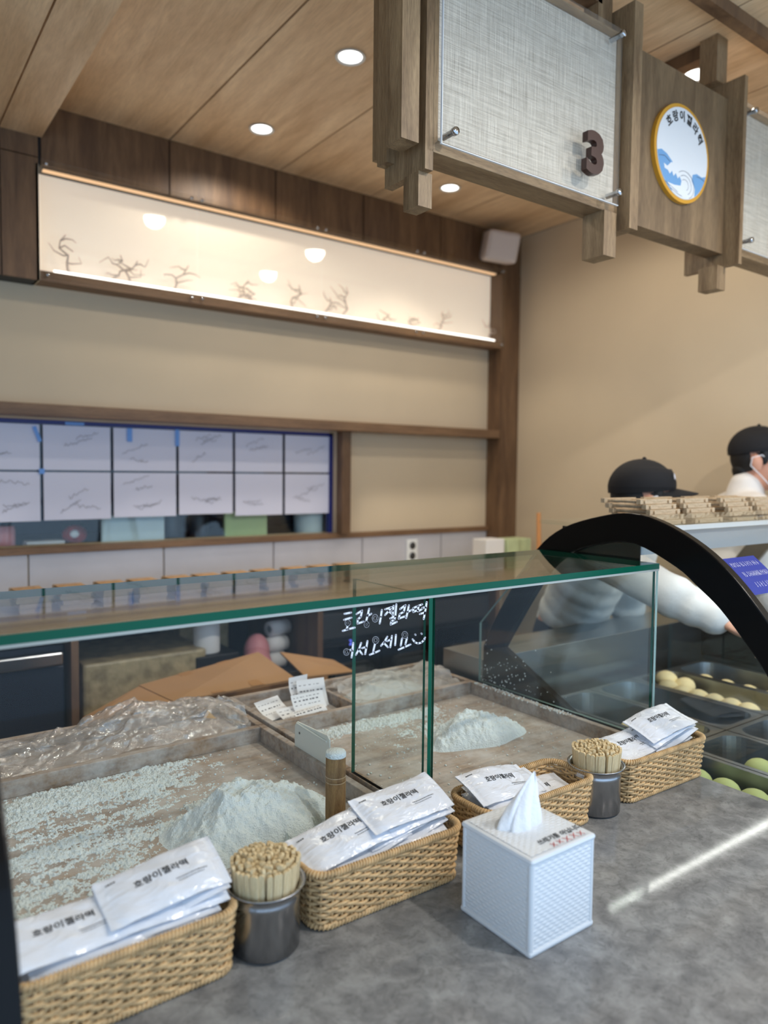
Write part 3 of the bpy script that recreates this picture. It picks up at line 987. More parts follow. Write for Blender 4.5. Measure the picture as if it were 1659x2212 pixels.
# handwriting on the front pane, traced in its own plane
def hw(u, v):
    p = at(640 + u / 4.608, 1250 + v / 4.608, y=YG + 0.001)
    return (p.x, YG + 0.001, p.z)
HW = [[(480, 350), (545, 338)], [(476, 410), (548, 388)], circ(512, 440, 20, 24), [(514, 462), (500, 505)], [(462, 520), (520, 502), (582, 487)],
      [(600, 352), (655, 318), (642, 382), (612, 404), (610, 447), (668, 428)], [(725, 300), (712, 360), (695, 425)], [(708, 372), (746, 350)], circ(700, 456, 18, 24),
      circ(785, 394, 22, 32), [(852, 312), (842, 380), (830, 446)],
      [(885, 305), (950, 284), (920, 320), (884, 362)], [(918, 322), (950, 350)], [(944, 330), (968, 318)], [(968, 272), (960, 366)], [(996, 255), (986, 376)], [(936, 396), (986, 374), (976, 410), (944, 426), (940, 457), (1000, 430)],
      [(1034, 302), (1086, 264), (1070, 330), (1030, 352), (1020, 397), (1086, 374)], [(1121, 266), (1108, 330), (1094, 392)], [(1108, 332), (1146, 312)],
      [(1206, 275), (1165, 293), (1165, 332), (1206, 314)], [(1252, 256), (1216, 270), (1212, 326), (1256, 300)], [(1256, 290), (1284, 284)], [(1298, 234), (1290, 290), (1278, 352)], [(1230, 352), (1282, 335), (1268, 402)],
      circ(499, 730, 22, 26), [(526, 716), (552, 704)], [(566, 640), (560, 720), (550, 785)],
      [(646, 640), (625, 700), (594, 757)], [(620, 702), (656, 752)], [(655, 692), (692, 680)], [(709, 620), (697, 690), (685, 752)],
      circ(790, 612, 24, 28), [(785, 642), (765, 728)], [(732, 757), (780, 738), (828, 716)],
      [(906, 578), (880, 625), (844, 668)], [(872, 640), (912, 682)], [(905, 622), (940, 606)], [(952, 570), (936, 682)], [(992, 560), (984, 662)],
      circ(1080, 560, 22, 28), [(1052, 596), (1040, 667)], [(1102, 590), (1086, 652)], [(1018, 707), (1080, 680), (1136, 655)],
      [(1184, 556), (1187, 560)], [(1246, 546), (1249, 550)], [(1158, 604), (1180, 632), (1212, 646), (1246, 636), (1270, 612), (1282, 588)]]
hb = MB()
strokes(hb, HW, 18.0, hw)
o = obj('handwriting', hb, 'white_ink', gg)
o['label'] = 'white Korean brush lettering with a smiling face'

# ================================================================== flour trays
def flour_tray(x0, x1, label, part_x):
    y0, y1, yp = 0.972, 1.762, 1.525
    t = thing('flour_tray', label, 'tray', ((x0 + x1) / 2, (y0 + y1) / 2, ZT))
    obj('tray_floor', MB().box(x0, x1, y0, y1, ZT + 0.0005, ZT + 0.008), 'tray_floor', t)
    for a in ((x0, x0 + 0.016, y0, y1), (x1 - 0.016, x1, y0, y1), (x0 + 0.016, x1 - 0.016, y0, y0 + 0.016), (x0 + 0.016, x1 - 0.016, y1 - 0.016, y1), (x0 + 0.016, x1 - 0.016, yp - 0.014, yp + 0.004)):
        bevel(obj('rim_board', MB().box(a[0], a[1], a[2], a[3], ZT + 0.008, ZT + 0.042), 'tray_wood', t), 0.0015)
    if part_x:
        bevel(obj('rim_board', MB().box(part_x, part_x + 0.012, yp + 0.004, y1 - 0.016, ZT + 0.008, ZT + 0.038), 'tray_wood', t), 0.0015)
    return t
flour_tray(0.128, 0.772, 'long brown wooden tray full of scattered flour at the left', None)
flour_tray(0.784, 1.426, 'brown wooden tray with one flour heap behind the handwriting', 1.035)
ZFL = ZT + 0.008

def left_flour(X, Y):
    n = fbm(X * 26, Y * 26, 3, 4, 0.6)
    fine = fbm(X * 150, Y * 150, 9, 4, 0.8)
    streak = fbm(X * 10 + Y * 6, Y * 46 - X * 10, 21, 3, 0.55)
    d = np.clip((0.60 - X) / 0.22, 0, 1) * 0.5
    band = np.exp(-((Y - (1.44 + 0.02 * np.sin(X * 9))) / 0.045) ** 2) * np.clip((0.64 - X) / 0.2, 0, 1)
    bare = np.clip((X - 0.55) / 0.12, 0, 1)
    h = (n - 0.50) * 0.014 + (streak - 0.5) * 0.022 + (fine - 0.5) * 0.034 + d * 0.005 + band * 0.011 - bare * 0.014 - 0.0015
    e = np.minimum(np.minimum(X - 0.146, 0.756 - X), np.minimum(Y - 0.99, 1.511 - Y))
    h = np.where(h > 0, h * 0.42, h)
    return ZFL + np.clip(h, -0.004, 0.009) * np.clip(e / 0.006, 0, 1) - 0.0015 * (e < 0.004)
X, Y, Z = height_mesh(0.146, 0.756, 0.99, 1.512, 640, 560, left_flour)
o = one('flour', height_mb(X, Y, Z, Z > ZFL), 'flour', 'white flour scattered in drifts over the left tray', 'flour', (0.45, 1.25, ZFL), kind='stuff')

def right_flour(X, Y):
    n = fbm(X * 30, Y * 30, 43, 4, 0.6)
    fine = fbm(X * 150, Y * 150, 49, 4, 0.8)
    band = np.exp(-((Y - 1.465) / 0.035) ** 2) * np.clip((1.32 - X) / 0.12, 0, 1) * np.clip((X - 0.80) / 0.05, 0, 1)
    band2 = np.exp(-(((X - 1.12) / 0.12) ** 2 + ((Y - 1.36) / 0.07) ** 2))
    h = (n - 0.5) * 0.014 + (fine - 0.5) * 0.032 + band * 0.016 + band2 * 0.010 - 0.0095
    e = np.minimum(np.minimum(X - 0.80, 1.41 - X), np.minimum(Y - 0.99, 1.511 - Y))
    h = np.where(h > 0, h * 0.5, h)
    return ZFL + np.clip(h, -0.004, 0.010) * np.clip(e / 0.006, 0, 1) - 0.0015 * (e < 0.004)
X, Y, Z = height_mesh(0.80, 1.41, 0.99, 1.512, 560, 480, right_flour)
one('flour', height_mb(X, Y, Z, Z > ZFL), 'flour', 'white flour drifted along the back rim of the right tray', 'flour', (1.1, 1.25, ZFL), kind='stuff')

def heap(cx, cy, rx, ry, H, rot, seed, label, steep, lumps=1.0):
    n = 150
    xs = np.linspace(-1.25, 1.25, n)
    A, B = np.meshgrid(xs, xs)
    rad = np.sqrt(A ** 2 + B ** 2)
    ang = np.arctan2(B, A)
    rad = rad * (1 + 0.10 * np.sin(ang * 3 + seed) + 0.07 * np.sin(ang * 5 + 2 * seed))
    prof = 1 - np.clip((rad - 0.30) / 0.70, 0, 1)
    side = 0.5 + 0.5 * np.cos(ang - steep)
    p = prof ** (1.25 - 0.80 * side)
    p = p * (0.95 + 0.05 * np.clip(1 - rad, 0, 1))
    c, s = math.cos(rot), math.sin(rot)
    Xw = cx + (A * rx) * c - (B * ry) * s
    Yw = cy + (A * rx) * s + (B * ry) * c
    rough = (fbm(Xw * 60, Yw * 60, seed, 4, 0.6) - 0.5) * 0.022 * lumps + (fbm(Xw * 260, Yw * 260, seed + 5, 2, 0.6) - 0.5) * 0.006
    Zw = ZFL - 0.002 + H * p * (0.9 + 0.2 * fbm(Xw * 18, Yw * 18, seed + 9, 2)) + rough * np.clip(p * 5, 0, 1)
    keep = rad < 1.05
    return one('flour_heap', height_mb(Xw, Yw, Zw, keep), 'flour', label, 'flour heap', (cx, cy, ZFL))
heap(0.540, 1.145, 0.150, 0.105, 0.082, R(-6), 5, 'tall heap of white flour in the left tray', R(-50))
heap(1.178, 1.258, 0.125, 0.078, 0.058, R(-12), 12, 'low rounded heap of white flour in the right tray', R(-70))
# loose crumbs, each a few millimetres
cr = MB()
for k in range(520):
    if k < 330:
        x, y = random.uniform(0.30, 0.75), random.uniform(1.0, 1.5)
    else:
        x, y = random.uniform(0.82, 1.40), random.uniform(1.0, 1.5)
    r_ = random.uniform(0.0008, 0.0028) * (1.4 if random.random() < 0.1 else 1)
    cr.ellipsoid((x, y, ZFL + r_ * 0.4), (r_, r_ * random.uniform(0.7, 1.2), r_ * 0.7), 6, 4)
for k in range(160):   # specks stuck on the far corner of the right tray rim
    x, y = random.uniform(1.40, 1.424), random.uniform(1.15, 1.5)
    cr.ellipsoid((x, y, ZT + 0.043), (0.0018 * random.random() + 0.0006,) * 3, 6, 4)
one('flour_crumbs', cr, 'flour', 'small flour crumbs strewn over both wooden trays', 'flour', (0.8, 1.25, ZFL), kind='stuff')
sp = MB()
for k in range(90):
    y = 1.49 - abs(random.gauss(0, 0.12)); z = 0.95 + abs(random.gauss(0, 0.045))
    if y < 1.0: continue
    r_ = random.uniform(0.0006, 0.0022)
    sp.ellipsoid((XG - 0.0105, y, z), (0.0006, r_, r_), 6, 4)
obj('flour_specks', sp, 'flour', gg)['kind'] = 'stuff'

# ------------------------------------------------------------------ plastic bags
def bag(x0, x1, y0, y1, zf, seed, label, mat):
    X, Y, Z = height_mesh(x0, x1, y0, y1, 150, 80, zf)
    w = fbm(X * 9, Y * 9, seed + 50, 3)
    X2 = X + (fbm(X * 24, Y * 24, seed + 60, 3) - 0.5) * 0.03
    Y2 = Y + (w - 0.5) * 0.02
    return one('plastic_bag', height_mb(X2, Y2, Z), mat, label, 'plastic bag', ((x0 + x1) / 2, (y0 + y1) / 2, ZT))
def ridged(X, Y, seed, sc):
    return 1 - np.abs(2 * fbm(X * sc, Y * sc, seed, 3, 0.55) - 1) * 1.6
def bagL(X, Y):
    u = (X - 0.146) / 0.6
    v = (Y - 1.535) / 0.2
    base = 0.012 + 0.055 * np.exp(-((u - 0.62) / 0.20) ** 2) + 0.030 * np.exp(-((u - 0.92) / 0.12) ** 2) + 0.018 * np.exp(-((u - 0.12) / 0.3) ** 2)
    edge = np.clip(np.minimum(v, 1 - v) / 0.3, 0, 1)
    z = base * (0.3 + 0.7 * edge) + ridged(X * 0.55 + Y * 0.5, Y * 1.5 - X * 0.35, 71, 22) * 0.020 * (0.3 + edge) + ridged(X * 0.4 - Y * 0.3, Y * 2.0, 74, 40) * 0.008
    return ZT + 0.012 + np.clip(z, 0.0, 0.2)
bag(0.150, 0.752, 1.535, 1.742, bagL, 7, 'crumpled clear plastic bag in the back of the left tray', 'film')
def bagR(X, Y):
    u = (X - 1.05) / 0.35
    v = (Y - 1.535) / 0.2
    base = 0.018 + 0.024 * np.exp(-((u - 0.4) / 0.3) ** 2) + 0.040 * np.exp(-((u - 0.95) / 0.12) ** 2) * v
    edge = np.clip(np.minimum(v, 1 - v) / 0.3, 0, 1)
    z = base * (0.35 + 0.65 * edge) + ridged(X * 0.6 + Y * 0.4, Y * 1.5, 91, 24) * 0.016 * (0.4 + edge)
    return ZT + 0.012 + np.clip(z, 0.0, 0.2)
bag(1.055, 1.405, 1.54, 1.742, bagR, 17, 'cloudy plastic bag of flour in the back of the right tray', 'film_flour')
def f_flbag(X, Y):
    u = (X - 1.2) / 0.13; v = (Y - 1.63) / 0.08
    return ZT + 0.009 + 0.035 * np.clip(1 - u * u - v * v, 0, 1) ** 0.6
X, Y, Z = height_mesh(1.07, 1.33, 1.55, 1.71, 40, 30, f_flbag)
one('flour_heap', height_mb(X, Y, Z, Z > ZT + 0.0095), 'flour', 'flattened flour lump under the cloudy plastic bag', 'flour heap', (1.2, 1.63, ZT + 0.009))
t = one('caramel_chip', MB().add([(0.655, 1.60, 0.958), (0.685, 1.595, 0.952), (0.668, 1.605, 0.972), (0.66, 1.612, 0.955)], [(0, 1, 2), (1, 3, 2), (3, 0, 2), (0, 3, 1)]), 'gold', 'small amber scrap lying on the clear plastic bag', 'scrap', (0.668, 1.602, 0.955))

# ------------------------------------------------------------------ receipts
def receipt(cx, cy, z, L, Wd, rz, tilt, bend, label, seed):
    rr = random.Random(seed)
    t = thing('paper_receipt', label, 'receipt', (cx, cy, z), rz, group='receipts in the tray corner')
    t.rotation_euler = (R(tilt), 0, rz)
    fn = lambda a, b, lift=0.0: (a, b, bend * (b / Wd * 2) ** 2 + lift)
    obj('slip', MB().grid(np.linspace(-L / 2, L / 2, 5), np.linspace(-Wd / 2, Wd / 2, 9), lambda a, b: fn(a, b)), 'receipt_paper', t, local=True)
    pb = MB()
    for row in range(3):
        b = Wd * (0.30 - 0.22 * row)
        a = -L / 2 + 0.006
        while a < L / 2 - 0.012:
            w = rr.uniform(0.003, 0.008)
            hh = 0.0032 if row == 1 else 0.0014
            pb.add([fn(a, b, 0.0006), fn(a + w, b, 0.0006), fn(a + w, b + hh, 0.0006), fn(a, b + hh, 0.0006)], [(0, 1, 2, 3)])
            a += w + rr.uniform(0.002, 0.008)
    obj('print', pb, 'grey_ink', t, local=True)
receipt(0.868, 1.660, 0.922, 0.085, 0.07, R(18), 28, 0.006, 'printed receipt leaning at the left of the receipt pile', 1)
receipt(0.905, 1.610, 0.918, 0.09, 0.06, R(6), 18, 0.003, 'receipt half hidden in the middle of the pile', 2)
receipt(0.950, 1.625, 0.938, 0.095, 0.045, R(2), 55, 0.002, 'blank-sided receipt standing at the front of the pile', 3)
receipt(0.925, 1.568, 0.930, 0.10, 0.04, R(10), 45, -0.016, 'curled receipt rolled against the tray partition', 4)
receipt(0.990, 1.675, 0.940, 0.08, 0.075, R(-8), 60, 0.004, 'upright receipt with bold print at the right of the pile', 5)
receipt(0.968, 1.705, 0.945, 0.06, 0.07, R(5), 62, 0.012, 'round-topped slip at the back of the receipt pile', 6)

# ------------------------------------------------------------------ scraper, rolling pin, dish
t = thing('dough_scraper', 'white plastic dough scraper standing against the tray rim', 'scraper', (0.768, 1.30, ZT + 0.035))
sc_poly = [(-0.073, 0.0), (0.070, 0.0), (0.070, 0.048), (0.062, 0.058), (-0.060, 0.064), (-0.068, 0.058)]
obj('blade', MB().prism(sc_poly, lambda a, b, h: (0.765 + h + b * 0.02, 1.297 + a, ZT + 0.038 + b), 0.003), 'scraper_white', t)
obj('grip_ridge', MB().tube([(0.7645, 1.237, ZT + 0.038 + 0.052), (0.7645, 1.357, ZT + 0.038 + 0.055)], 0.0022, 8), 'scraper_white', t)
o = obj('hanging_hole', MB().lathe([(0.0005, 0), (0.0025, 0)], 0, 0, 12), 'dark_grey', t, local=True)
o.matrix_local = Matrix.Translation((-0.0035, 0.046, 0.040)) @ Matrix.Rotation(R(90), 4, 'Y')
px, py = 0.672, 1.056
t = thing('rolling_pin', 'short brown wooden rolling pin standing upright behind the glass', 'rolling pin', (px, py, ZFL))
obj('shaft', MB().lathe([(0.0005, ZFL), (0.0165, ZFL), (0.0175, ZFL + 0.003), (0.0175, ZFL + 0.088), (0.0172, ZFL + 0.0885), (0.0175, ZFL + 0.089), (0.0175, ZFL + 0.097), (0.0172, ZFL + 0.0975), (0.0175, ZFL + 0.098), (0.0172, ZFL + 0.138), (0.0160, ZFL + 0.1405), (0.0005, ZFL + 0.1405)], px, py, 36), 'pin_wood', t)
obj('floured_end', MB().lathe([(0.0005, ZFL + 0.1412), (0.0162, ZFL + 0.1410), (0.0178, ZFL + 0.138), (0.0178, ZFL + 0.132)], px, py, 36), 'flour', t)
for z in (0.0885, 0.0975):
    obj('groove', MB().lathe([(0.0176, ZFL + z - 0.0006), (0.0181, ZFL + z), (0.0176, ZFL + z + 0.0006)], px, py, 36), 'stand_wood', t)
one('plastic_dish', MB().lathe([(0.0005, ZFL + 0.001), (0.030, ZFL + 0.001), (0.040, ZFL + 0.012), (0.044, ZFL + 0.026), (0.0425, ZFL + 0.026), (0.038, ZFL + 0.013), (0.029, ZFL + 0.003), (0.0005, ZFL + 0.003)], 0.615, 1.035, 36), 'clear_dish', 'shallow clear plastic dish beside the rolling pin', 'dish', (0.615, 1.035, ZFL))

# ================================================================== wicker baskets
BL, BD, BH, BR = 0.252, 0.092, 0.082, 0.022
def rrect(s, grow):
    """point and outward normal at arc fraction s of the rounded rectangle"""
    l, d, r = BL / 2 + grow, BD / 2 + grow, BR + grow
    a, b = 2 * (l - r), 2 * (d - r)
    q = math.pi * r / 2
    P_ = 2 * a + 2 * b + 4 * q
    x = (s % 1.0) * P_
    segs = [('l', a, (-(l - r), -d), (1, 0), (0, -1)), ('c', q, (l - r, -(d - r)), -90), ('l', b, (l, -(d - r)), (0, 1), (1, 0)), ('c', q, (l - r, d - r), 0),
            ('l', a, (l - r, d), (-1, 0), (0, 1)), ('c', q, (-(l - r), d - r), 90), ('l', b, (-l, d - r), (0, -1), (-1, 0)), ('c', q, (-(l - r), -(d - r)), 180)]
    for sg_ in segs:
        if x <= sg_[1]:
            if sg_[0] == 'l':
                return Vector((sg_[2][0] + sg_[3][0] * x, sg_[2][1] + sg_[3][1] * x, 0)), Vector((*sg_[4], 0))
            th = R(sg_[3]) + x / r
            n = Vector((math.cos(th), math.sin(th), 0))
            return Vector((sg_[2][0], sg_[2][1], 0)) + n * r, n
        x -= sg_[1]
    return rrect(0.0, grow)
NST, NROW = 40, 14
def flare(z):
    return 0.007 * (z / BH)
weave_me = []
for row in range(NROW):
    z = 0.008 + (BH - 0.016) * row / (NROW - 1)
    pts = []
    for k in range(NST * 4):
        s = k / (NST * 4)
        p, n = rrect(s, flare(z))
        a = math.cos(math.pi * k / 4 + math.pi * row)
        pts.append(p + n * (0.0026 * a) + Vector((0, 0, z + 0.0007 * math.sin(k * 0.9 + row * 2.1))))
    weave_me.append(MB().tube(pts, 0.0026, 6, closed=True).mesh('cane_strand', ['cane']))
stake_me = []
for k in range(NST):
    s = k / NST
    p0, n0 = rrect(s, 0)
    p1, n1 = rrect(s, flare(BH))
    stake_me.append(MB().tube([p0 + Vector((0, 0, 0.003)), p1 + Vector((0, 0, BH - 0.002))], 0.0021, 6).mesh('cane_stake', ['cane']))
def coil(z, rad, cr_, turns, grow):
    mb = MB()
    pts = []
    N = turns * 8
    core = []
    for k in range(N):
        p, n = rrect(k / N, grow)
        a = 2 * math.pi * k / 8
        pts.append(p + Vector((0, 0, z)) + (n * math.cos(a) + Vector((0, 0, 1)) * math.sin(a)) * rad)
    for k in range(120):
        p, n = rrect(k / 120, grow)
        core.append(p + Vector((0, 0, z)))
    mb.tube(core, rad * 0.95, 8, closed=True)
    mb.tube(pts, cr_, 5, closed=True)
    return mb
rim_me = coil(BH, 0.0042, 0.0019, 150, flare(BH)).mesh('rim', ['cane'])
foot_me = coil(0.0055, 0.0036, 0.0019, 120, 0.001).mesh('base_braid', ['cane'])
base_me = MB().box(-BL / 2 + 0.006, BL / 2 - 0.006, -BD / 2 + 0.006, BD / 2 - 0.006, 0.002, 0.006).mesh('base', ['cane'])
def basket(x, y, rz, label):
    t = thing('wicker_basket', label, 'basket', (x, y, ZT), rz, group='tan wicker baskets on the counter')
    for me in weave_me: obj('cane_strand', None, [], t, me=me)
    for me in stake_me: obj('cane_stake', None, [], t, me=me)
    obj('rim', None, [], t, me=rim_me)
    obj('base_braid', None, [], t, me=foot_me)
    obj('base', None, [], t, me=base_me)
    return t
BASK = [(0.2535, 0.878, 0.0, 'wicker basket of wipe packets nearest the bottom left corner'),
        (0.6310, 0.880, R(-1.0), 'wicker basket heaped with packets left of the white tissue box'),
        (0.9530, 0.880, R(0.0), 'wicker basket half hidden behind the white tissue box'),
        (1.3180, 0.880, R(-1.0), 'wicker basket at the far right end of the counter')]
for b in BASK: basket(*b)

# ------------------------------------------------------------------ wipe packets
PL, PW = 0.150, 0.078
def pk_top(seed):
    ph = seed * 1.7
    def f(a, b):
        u, v = a / (PL / 2), b / (PW / 2)
        body = max(0.0, 1 - abs(u) ** 6 * 1.0) if abs(u) < 0.88 else 0.0
        cr_ = 0.0
        uu = min(1.0, max(0.0, (0.90 - abs(u)) / 0.16))
        h = 0.0042 * (uu ** 0.6) * max(0.0, 1 - abs(v) ** 3.2) ** 0.7
        h += 0.0011 * math.sin(u * 9 + v * 3.1 + ph) * math.sin(v * 4 - u * 2 + ph) * uu
        h += 0.0008 * math.sin(a * 520 + ph) * (1 if abs(u) > 0.9 else 0)
        return h + 0.0006
    def bend(a, b):
        u, v = a / (PL / 2), b / (PW / 2)
        return 0.004 * math.sin(u * 2.0 + ph) + 0.003 * math.sin(u * 1.3 - v * 1.5 + ph * 2)
    return f, bend
packet_me, packet_txt, packet_small = [], [], []
tv, tf = text_mesh('호랑이젤라떡', 0.0125, offset=0.00022)
for sd in range(4):
    f, bd = pk_top(sd + 1)
    xs_, ys_ = np.linspace(-PL / 2, PL / 2, 42), np.linspace(-PW / 2, PW / 2, 20)
    mb = MB()
    mb.grid(xs_, ys_, lambda a, b: (a, b, f(a, b) + bd(a, b)))
    mb.grid(xs_, ys_[::-1], lambda a, b: (a, b, -0.7 * f(a, b) + bd(a, b)))
    packet_me.append(mb.mesh('pouch', ['packet_film']))
    tb = MB().add([(v.x, v.y + 0.006, f(v.x, v.y + 0.006) + bd(v.x, v.y + 0.006) + 0.0005) for v in tv], tf)
    packet_txt.append(tb.mesh('printed_name', ['ink']))
    sb = MB()
    rr = random.Random(sd)
    for (xa, xb, yy, hh) in ((0.012, 0.052, -0.012, 0.0012), (0.014, 0.046, -0.0155, 0.0009), (-0.062, -0.05, 0.026, 0.002)):
        a = xa
        while a < xb:
            w = rr.uniform(0.0012, 0.0032)
            sb.add([(p, q, f(p, q) + bd(p, q) + 0.0005) for p, q in ((a, yy), (a + w, yy), (a + w, yy + hh), (a, yy + hh))], [(0, 1, 2, 3)])
            a += w + 0.0008
    packet_small.append(sb.mesh('small_print', ['ink']))
def packet(x, y, z, rx, ry, rz, var, label, group, full=True):
    t = thing('wipe_packet', label, 'packet', (x, y, z), 0, group=group)
    t.rotation_euler = Euler((R(rx), R(ry), R(rz)), 'XYZ')
    obj('pouch', None, [], t, me=packet_me[var])
    if full:
        obj('printed_name', None, [], t, me=packet_txt[var])
        obj('small_print', None, [], t, me=packet_small[var])
bname = ['bottom left basket', 'basket left of tissue box', 'basket behind tissue box', 'far right basket']
nth = ['top', 'second from top', 'third from top', 'fourth from top', 'fifth from top', 'sixth from top', 'seventh from top', 'eighth from top']
stacks = [  # basket, dx, dy, z list (bottom .. top), tilt x, tilt y, rot z, which
    (0, -0.060, 0.000, [0.958, 0.966, 0.974, 0.982, 0.990, 0.999], 16, -3, 2, 'left'),
    (0, 0.052, 0.002, [0.960, 0.968, 0.976, 0.984, 0.992, 1.000, 1.009, 1.018], 18, -4, -1, 'right'),
    (1, -0.055, 0.000, [0.958, 0.966, 0.974, 0.982, 0.990, 0.998], 17, -5, 3, 'left'),
    (1, 0.048, 0.002, [0.960, 0.968, 0.976, 0.984, 0.992, 1.001, 1.010, 1.021], 18, -6, 0, 'right'),
    (2, -0.050, 0.004, [0.955, 0.964, 0.973, 0.984, 0.996], 15, 3, 2, 'left'),
    (2, 0.050, 0.004, [0.940, 0.950, 0.964], 10, 4, -3, 'right'),
    (3, -0.058, 0.000, [0.958, 0.966, 0.974, 0.983, 0.993], 14, -2, 2, 'left'),
    (3, 0.045, 0.002, [0.960, 0.968, 0.976, 0.985, 0.995, 1.005, 1.016], 16, -6, 1, 'right')]
for bi, dx, dy, zs, tx, ty, rz, side in stacks:
    bx_, by_ = BASK[bi][0], BASK[bi][1]
    for k, z in enumerate(zs):
        top = k == len(zs) - 1
        dxk = dx if z > 0.992 else max(-0.036, min(0.036, dx))
        j = lambda s: random.uniform(-s, s)
        lab = ('glossy printed wipe packet, %s of %s pile, %s' if top else 'white wipe packet, %s of %s pile, %s') % (nth[len(zs) - 1 - k], side, bname[bi])
        packet(bx_ + dxk + j(0.003), by_ + dy + j(0.003) - (0.002 if not top else 0), z, tx + j(2), ty + j(1.0), rz + j(3), (bi * 2 + k) % 4, lab, 'packets in ' + bname[bi], full=(k >= len(zs) - 2))

# ------------------------------------------------------------------ steel cups with flat sticks
def stick_mesh(w, th, L):
    mb = MB()
    prof = [(-w / 2, 0), (w / 2, 0), (w / 2, L - w * 0.45)] + [(w / 2 * math.cos(R(a)), L - w * 0.45 + w * 0.45 * math.sin(R(a))) for a in (30, 60, 90, 120, 150)] + [(-w / 2, L - w * 0.45)]
    mb.prism(prof, lambda a, b, h: (a, h - th / 2, b), th)
    return mb.mesh('wooden_stick', ['stick_wood'])
stick_me = [stick_mesh(0.0076, 0.0040, 0.112), stick_mesh(0.0070, 0.0044, 0.111)]
def cup(cx, cy, label, which, order_dec):
    t = thing('steel_cup', label, 'cup', (cx, cy, ZT), group='steel cups of wooden sticks')
    h, r = 0.086, 0.0455
    obj('body', MB().lathe([(0.0005, 0.001), (r - 0.004, 0.001), (r, 0.004), (r, h - 0.020), (r + 0.0008, h - 0.018), (r + 0.0008, h - 0.013), (r, h - 0.011), (r + 0.001, h - 0.002),
                            (r + 0.005, h), (r + 0.0075, h + 0.0012), (r + 0.0075, h + 0.0026), (r + 0.004, h + 0.0022), (r - 0.001, h - 0.001), (r - 0.002, 0.004), (0.0005, 0.004)], 0, 0, 56), 'steel', t, local=True)
    n = 0
    ring = [(0.0, 1)] + [(0.0057 * k, max(1, int(round(2 * math.pi * 0.0057 * k / 0.0060)))) for k in range(1, 7)]
    for rad, cnt in ring:
        for q in range(cnt):
            a = 2 * math.pi * q / cnt + rad * 300 + random.uniform(-0.08, 0.08)
            rr = rad + random.uniform(-0.0009, 0.0009)
            o = link(bpy.data.objects.new('wooden_stick', random.choice(stick_me)))
            outer = rad > 0.032
            face = a + math.pi / 2 if outer else random.uniform(0, math.pi)
            lean = 0.085 * rr / 0.034
            M = Matrix.Translation((cx + rr * math.cos(a), cy + rr * math.sin(a), ZT + 0.0055 + (random.uniform(0.0, 0.006) if not outer else random.uniform(0, 0.002)) + 0.004 * (1 - rr / 0.04)))
            M = M @ Matrix.Rotation(lean, 4, Vector((-math.sin(a), math.cos(a), 0))) @ Matrix.Rotation(face, 4, 'Z')
            o.matrix_world = M
            tag(o, 'flat pale wooden stick packed upright in the %s' % which, 'stick', 'wooden sticks in the %s' % which)
            n += 1
    return t
c1 = cup(0.437, 0.858, 'brushed steel cup packed with wooden sticks beside the bottom left basket', 'nearer steel cup', 1)
cup(1.128, 0.862, 'brushed steel cup packed with wooden sticks behind the tissue box', 'farther steel cup', 1)

# ------------------------------------------------------------------ tissue box
tx0, tx1, ty0, ty1, tz1 = 0.702, 0.830, 0.632, 0.766, ZT + 0.134
t = thing('tissue_box', 'white woven-pattern plastic tissue box in front of the baskets', 'tissue box', ((tx0 + tx1) / 2, (ty0 + ty1) / 2, ZT))
def emb(a, b):
    row = math.floor(b / 0.0052)
    u = (a / 0.0125 + 0.5 * (row % 2)) % 1.0
    v = (b / 0.0052) % 1.0
    return 0.0013 * (max(0.0, math.sin(math.pi * u)) ** 0.7) * (max(0.0, math.sin(math.pi * v)) ** 0.7)
bx = MB()
zz = np.linspace(ZT + 0.0085, tz1 - 0.010, 104)
ax_ = np.linspace(tx0 + 0.004, tx1 - 0.004, 66)
ay_ = np.linspace(ty0 + 0.004, ty1 - 0.004, 66)
bx.grid(ax_, zz, lambda a, z: (a, ty0 + 0.0022 - emb(a, z), z))
bx.grid(ay_[::-1], zz, lambda a, z: (tx0 + 0.0022 - emb(a, z), a, z))
bx.grid(ax_[::-1], zz, lambda a, z: (a, ty1 - 0.0022 + emb(a, z), z))
bx.grid(ay_, zz, lambda a, z: (tx1 - 0.0022 + emb(a, z), a, z))
bx.box(tx0 + 0.0025, tx1 - 0.0025, ty0 + 0.0025, ty1 - 0.0025, ZT + 0.002, tz1 - 0.006)
for (cx_, cy_) in ((tx0 + 0.0045, ty0 + 0.0045), (tx1 - 0.0045, ty0 + 0.0045), (tx0 + 0.0045, ty1 - 0.0045), (tx1 - 0.0045, ty1 - 0.0045)):
    bx.tube([(cx_, cy_, ZT + 0.002), (cx_, cy_, tz1 - 0.008)], 0.0045, 12)
obj('body', bx, 'box_plastic', t)
obj('foot_rim', MB().box(tx0 - 0.0005, tx1 + 0.0005, ty0 - 0.0005, ty1 + 0.0005, ZT + 0.0002, ZT + 0.0085, bev=0.003), 'box_plastic', t)
lid = obj('lid', MB().box(tx0 - 0.001, tx1 + 0.001, ty0 - 0.001, ty1 + 0.001, tz1 - 0.011, tz1 - 0.002, bev=0.004), 'box_plastic', t)
tl = MB()
tl.grid(np.linspace(tx0 + 0.006, tx1 - 0.006, 66), np.linspace(ty0 + 0.006, ty1 - 0.006, 90), lambda a, b: (a, b, tz1 - 0.002 + (emb(a, b) if not (b < ty0 + 0.040 and a > tx0 + 0.04) else 0.0006)))
obj('lid_weave', tl, 'box_plastic', lid)
hcx, hcy = tx0 + 0.068, ty0 + 0.080
obj('slot', MB().prism([(0.026 * math.cos(2 * math.pi * i / 24), 0.014 * math.sin(2 * math.pi * i / 24)) for i in range(24)], lambda a, b, h: (hcx + a, hcy + b, tz1 - 0.0007 + h), 0.0004), 'dark_grey', lid)
vs, fs = text_mesh('쓰레기통 아닙니다', 0.0125, shear=0.25, offset=0.0002)
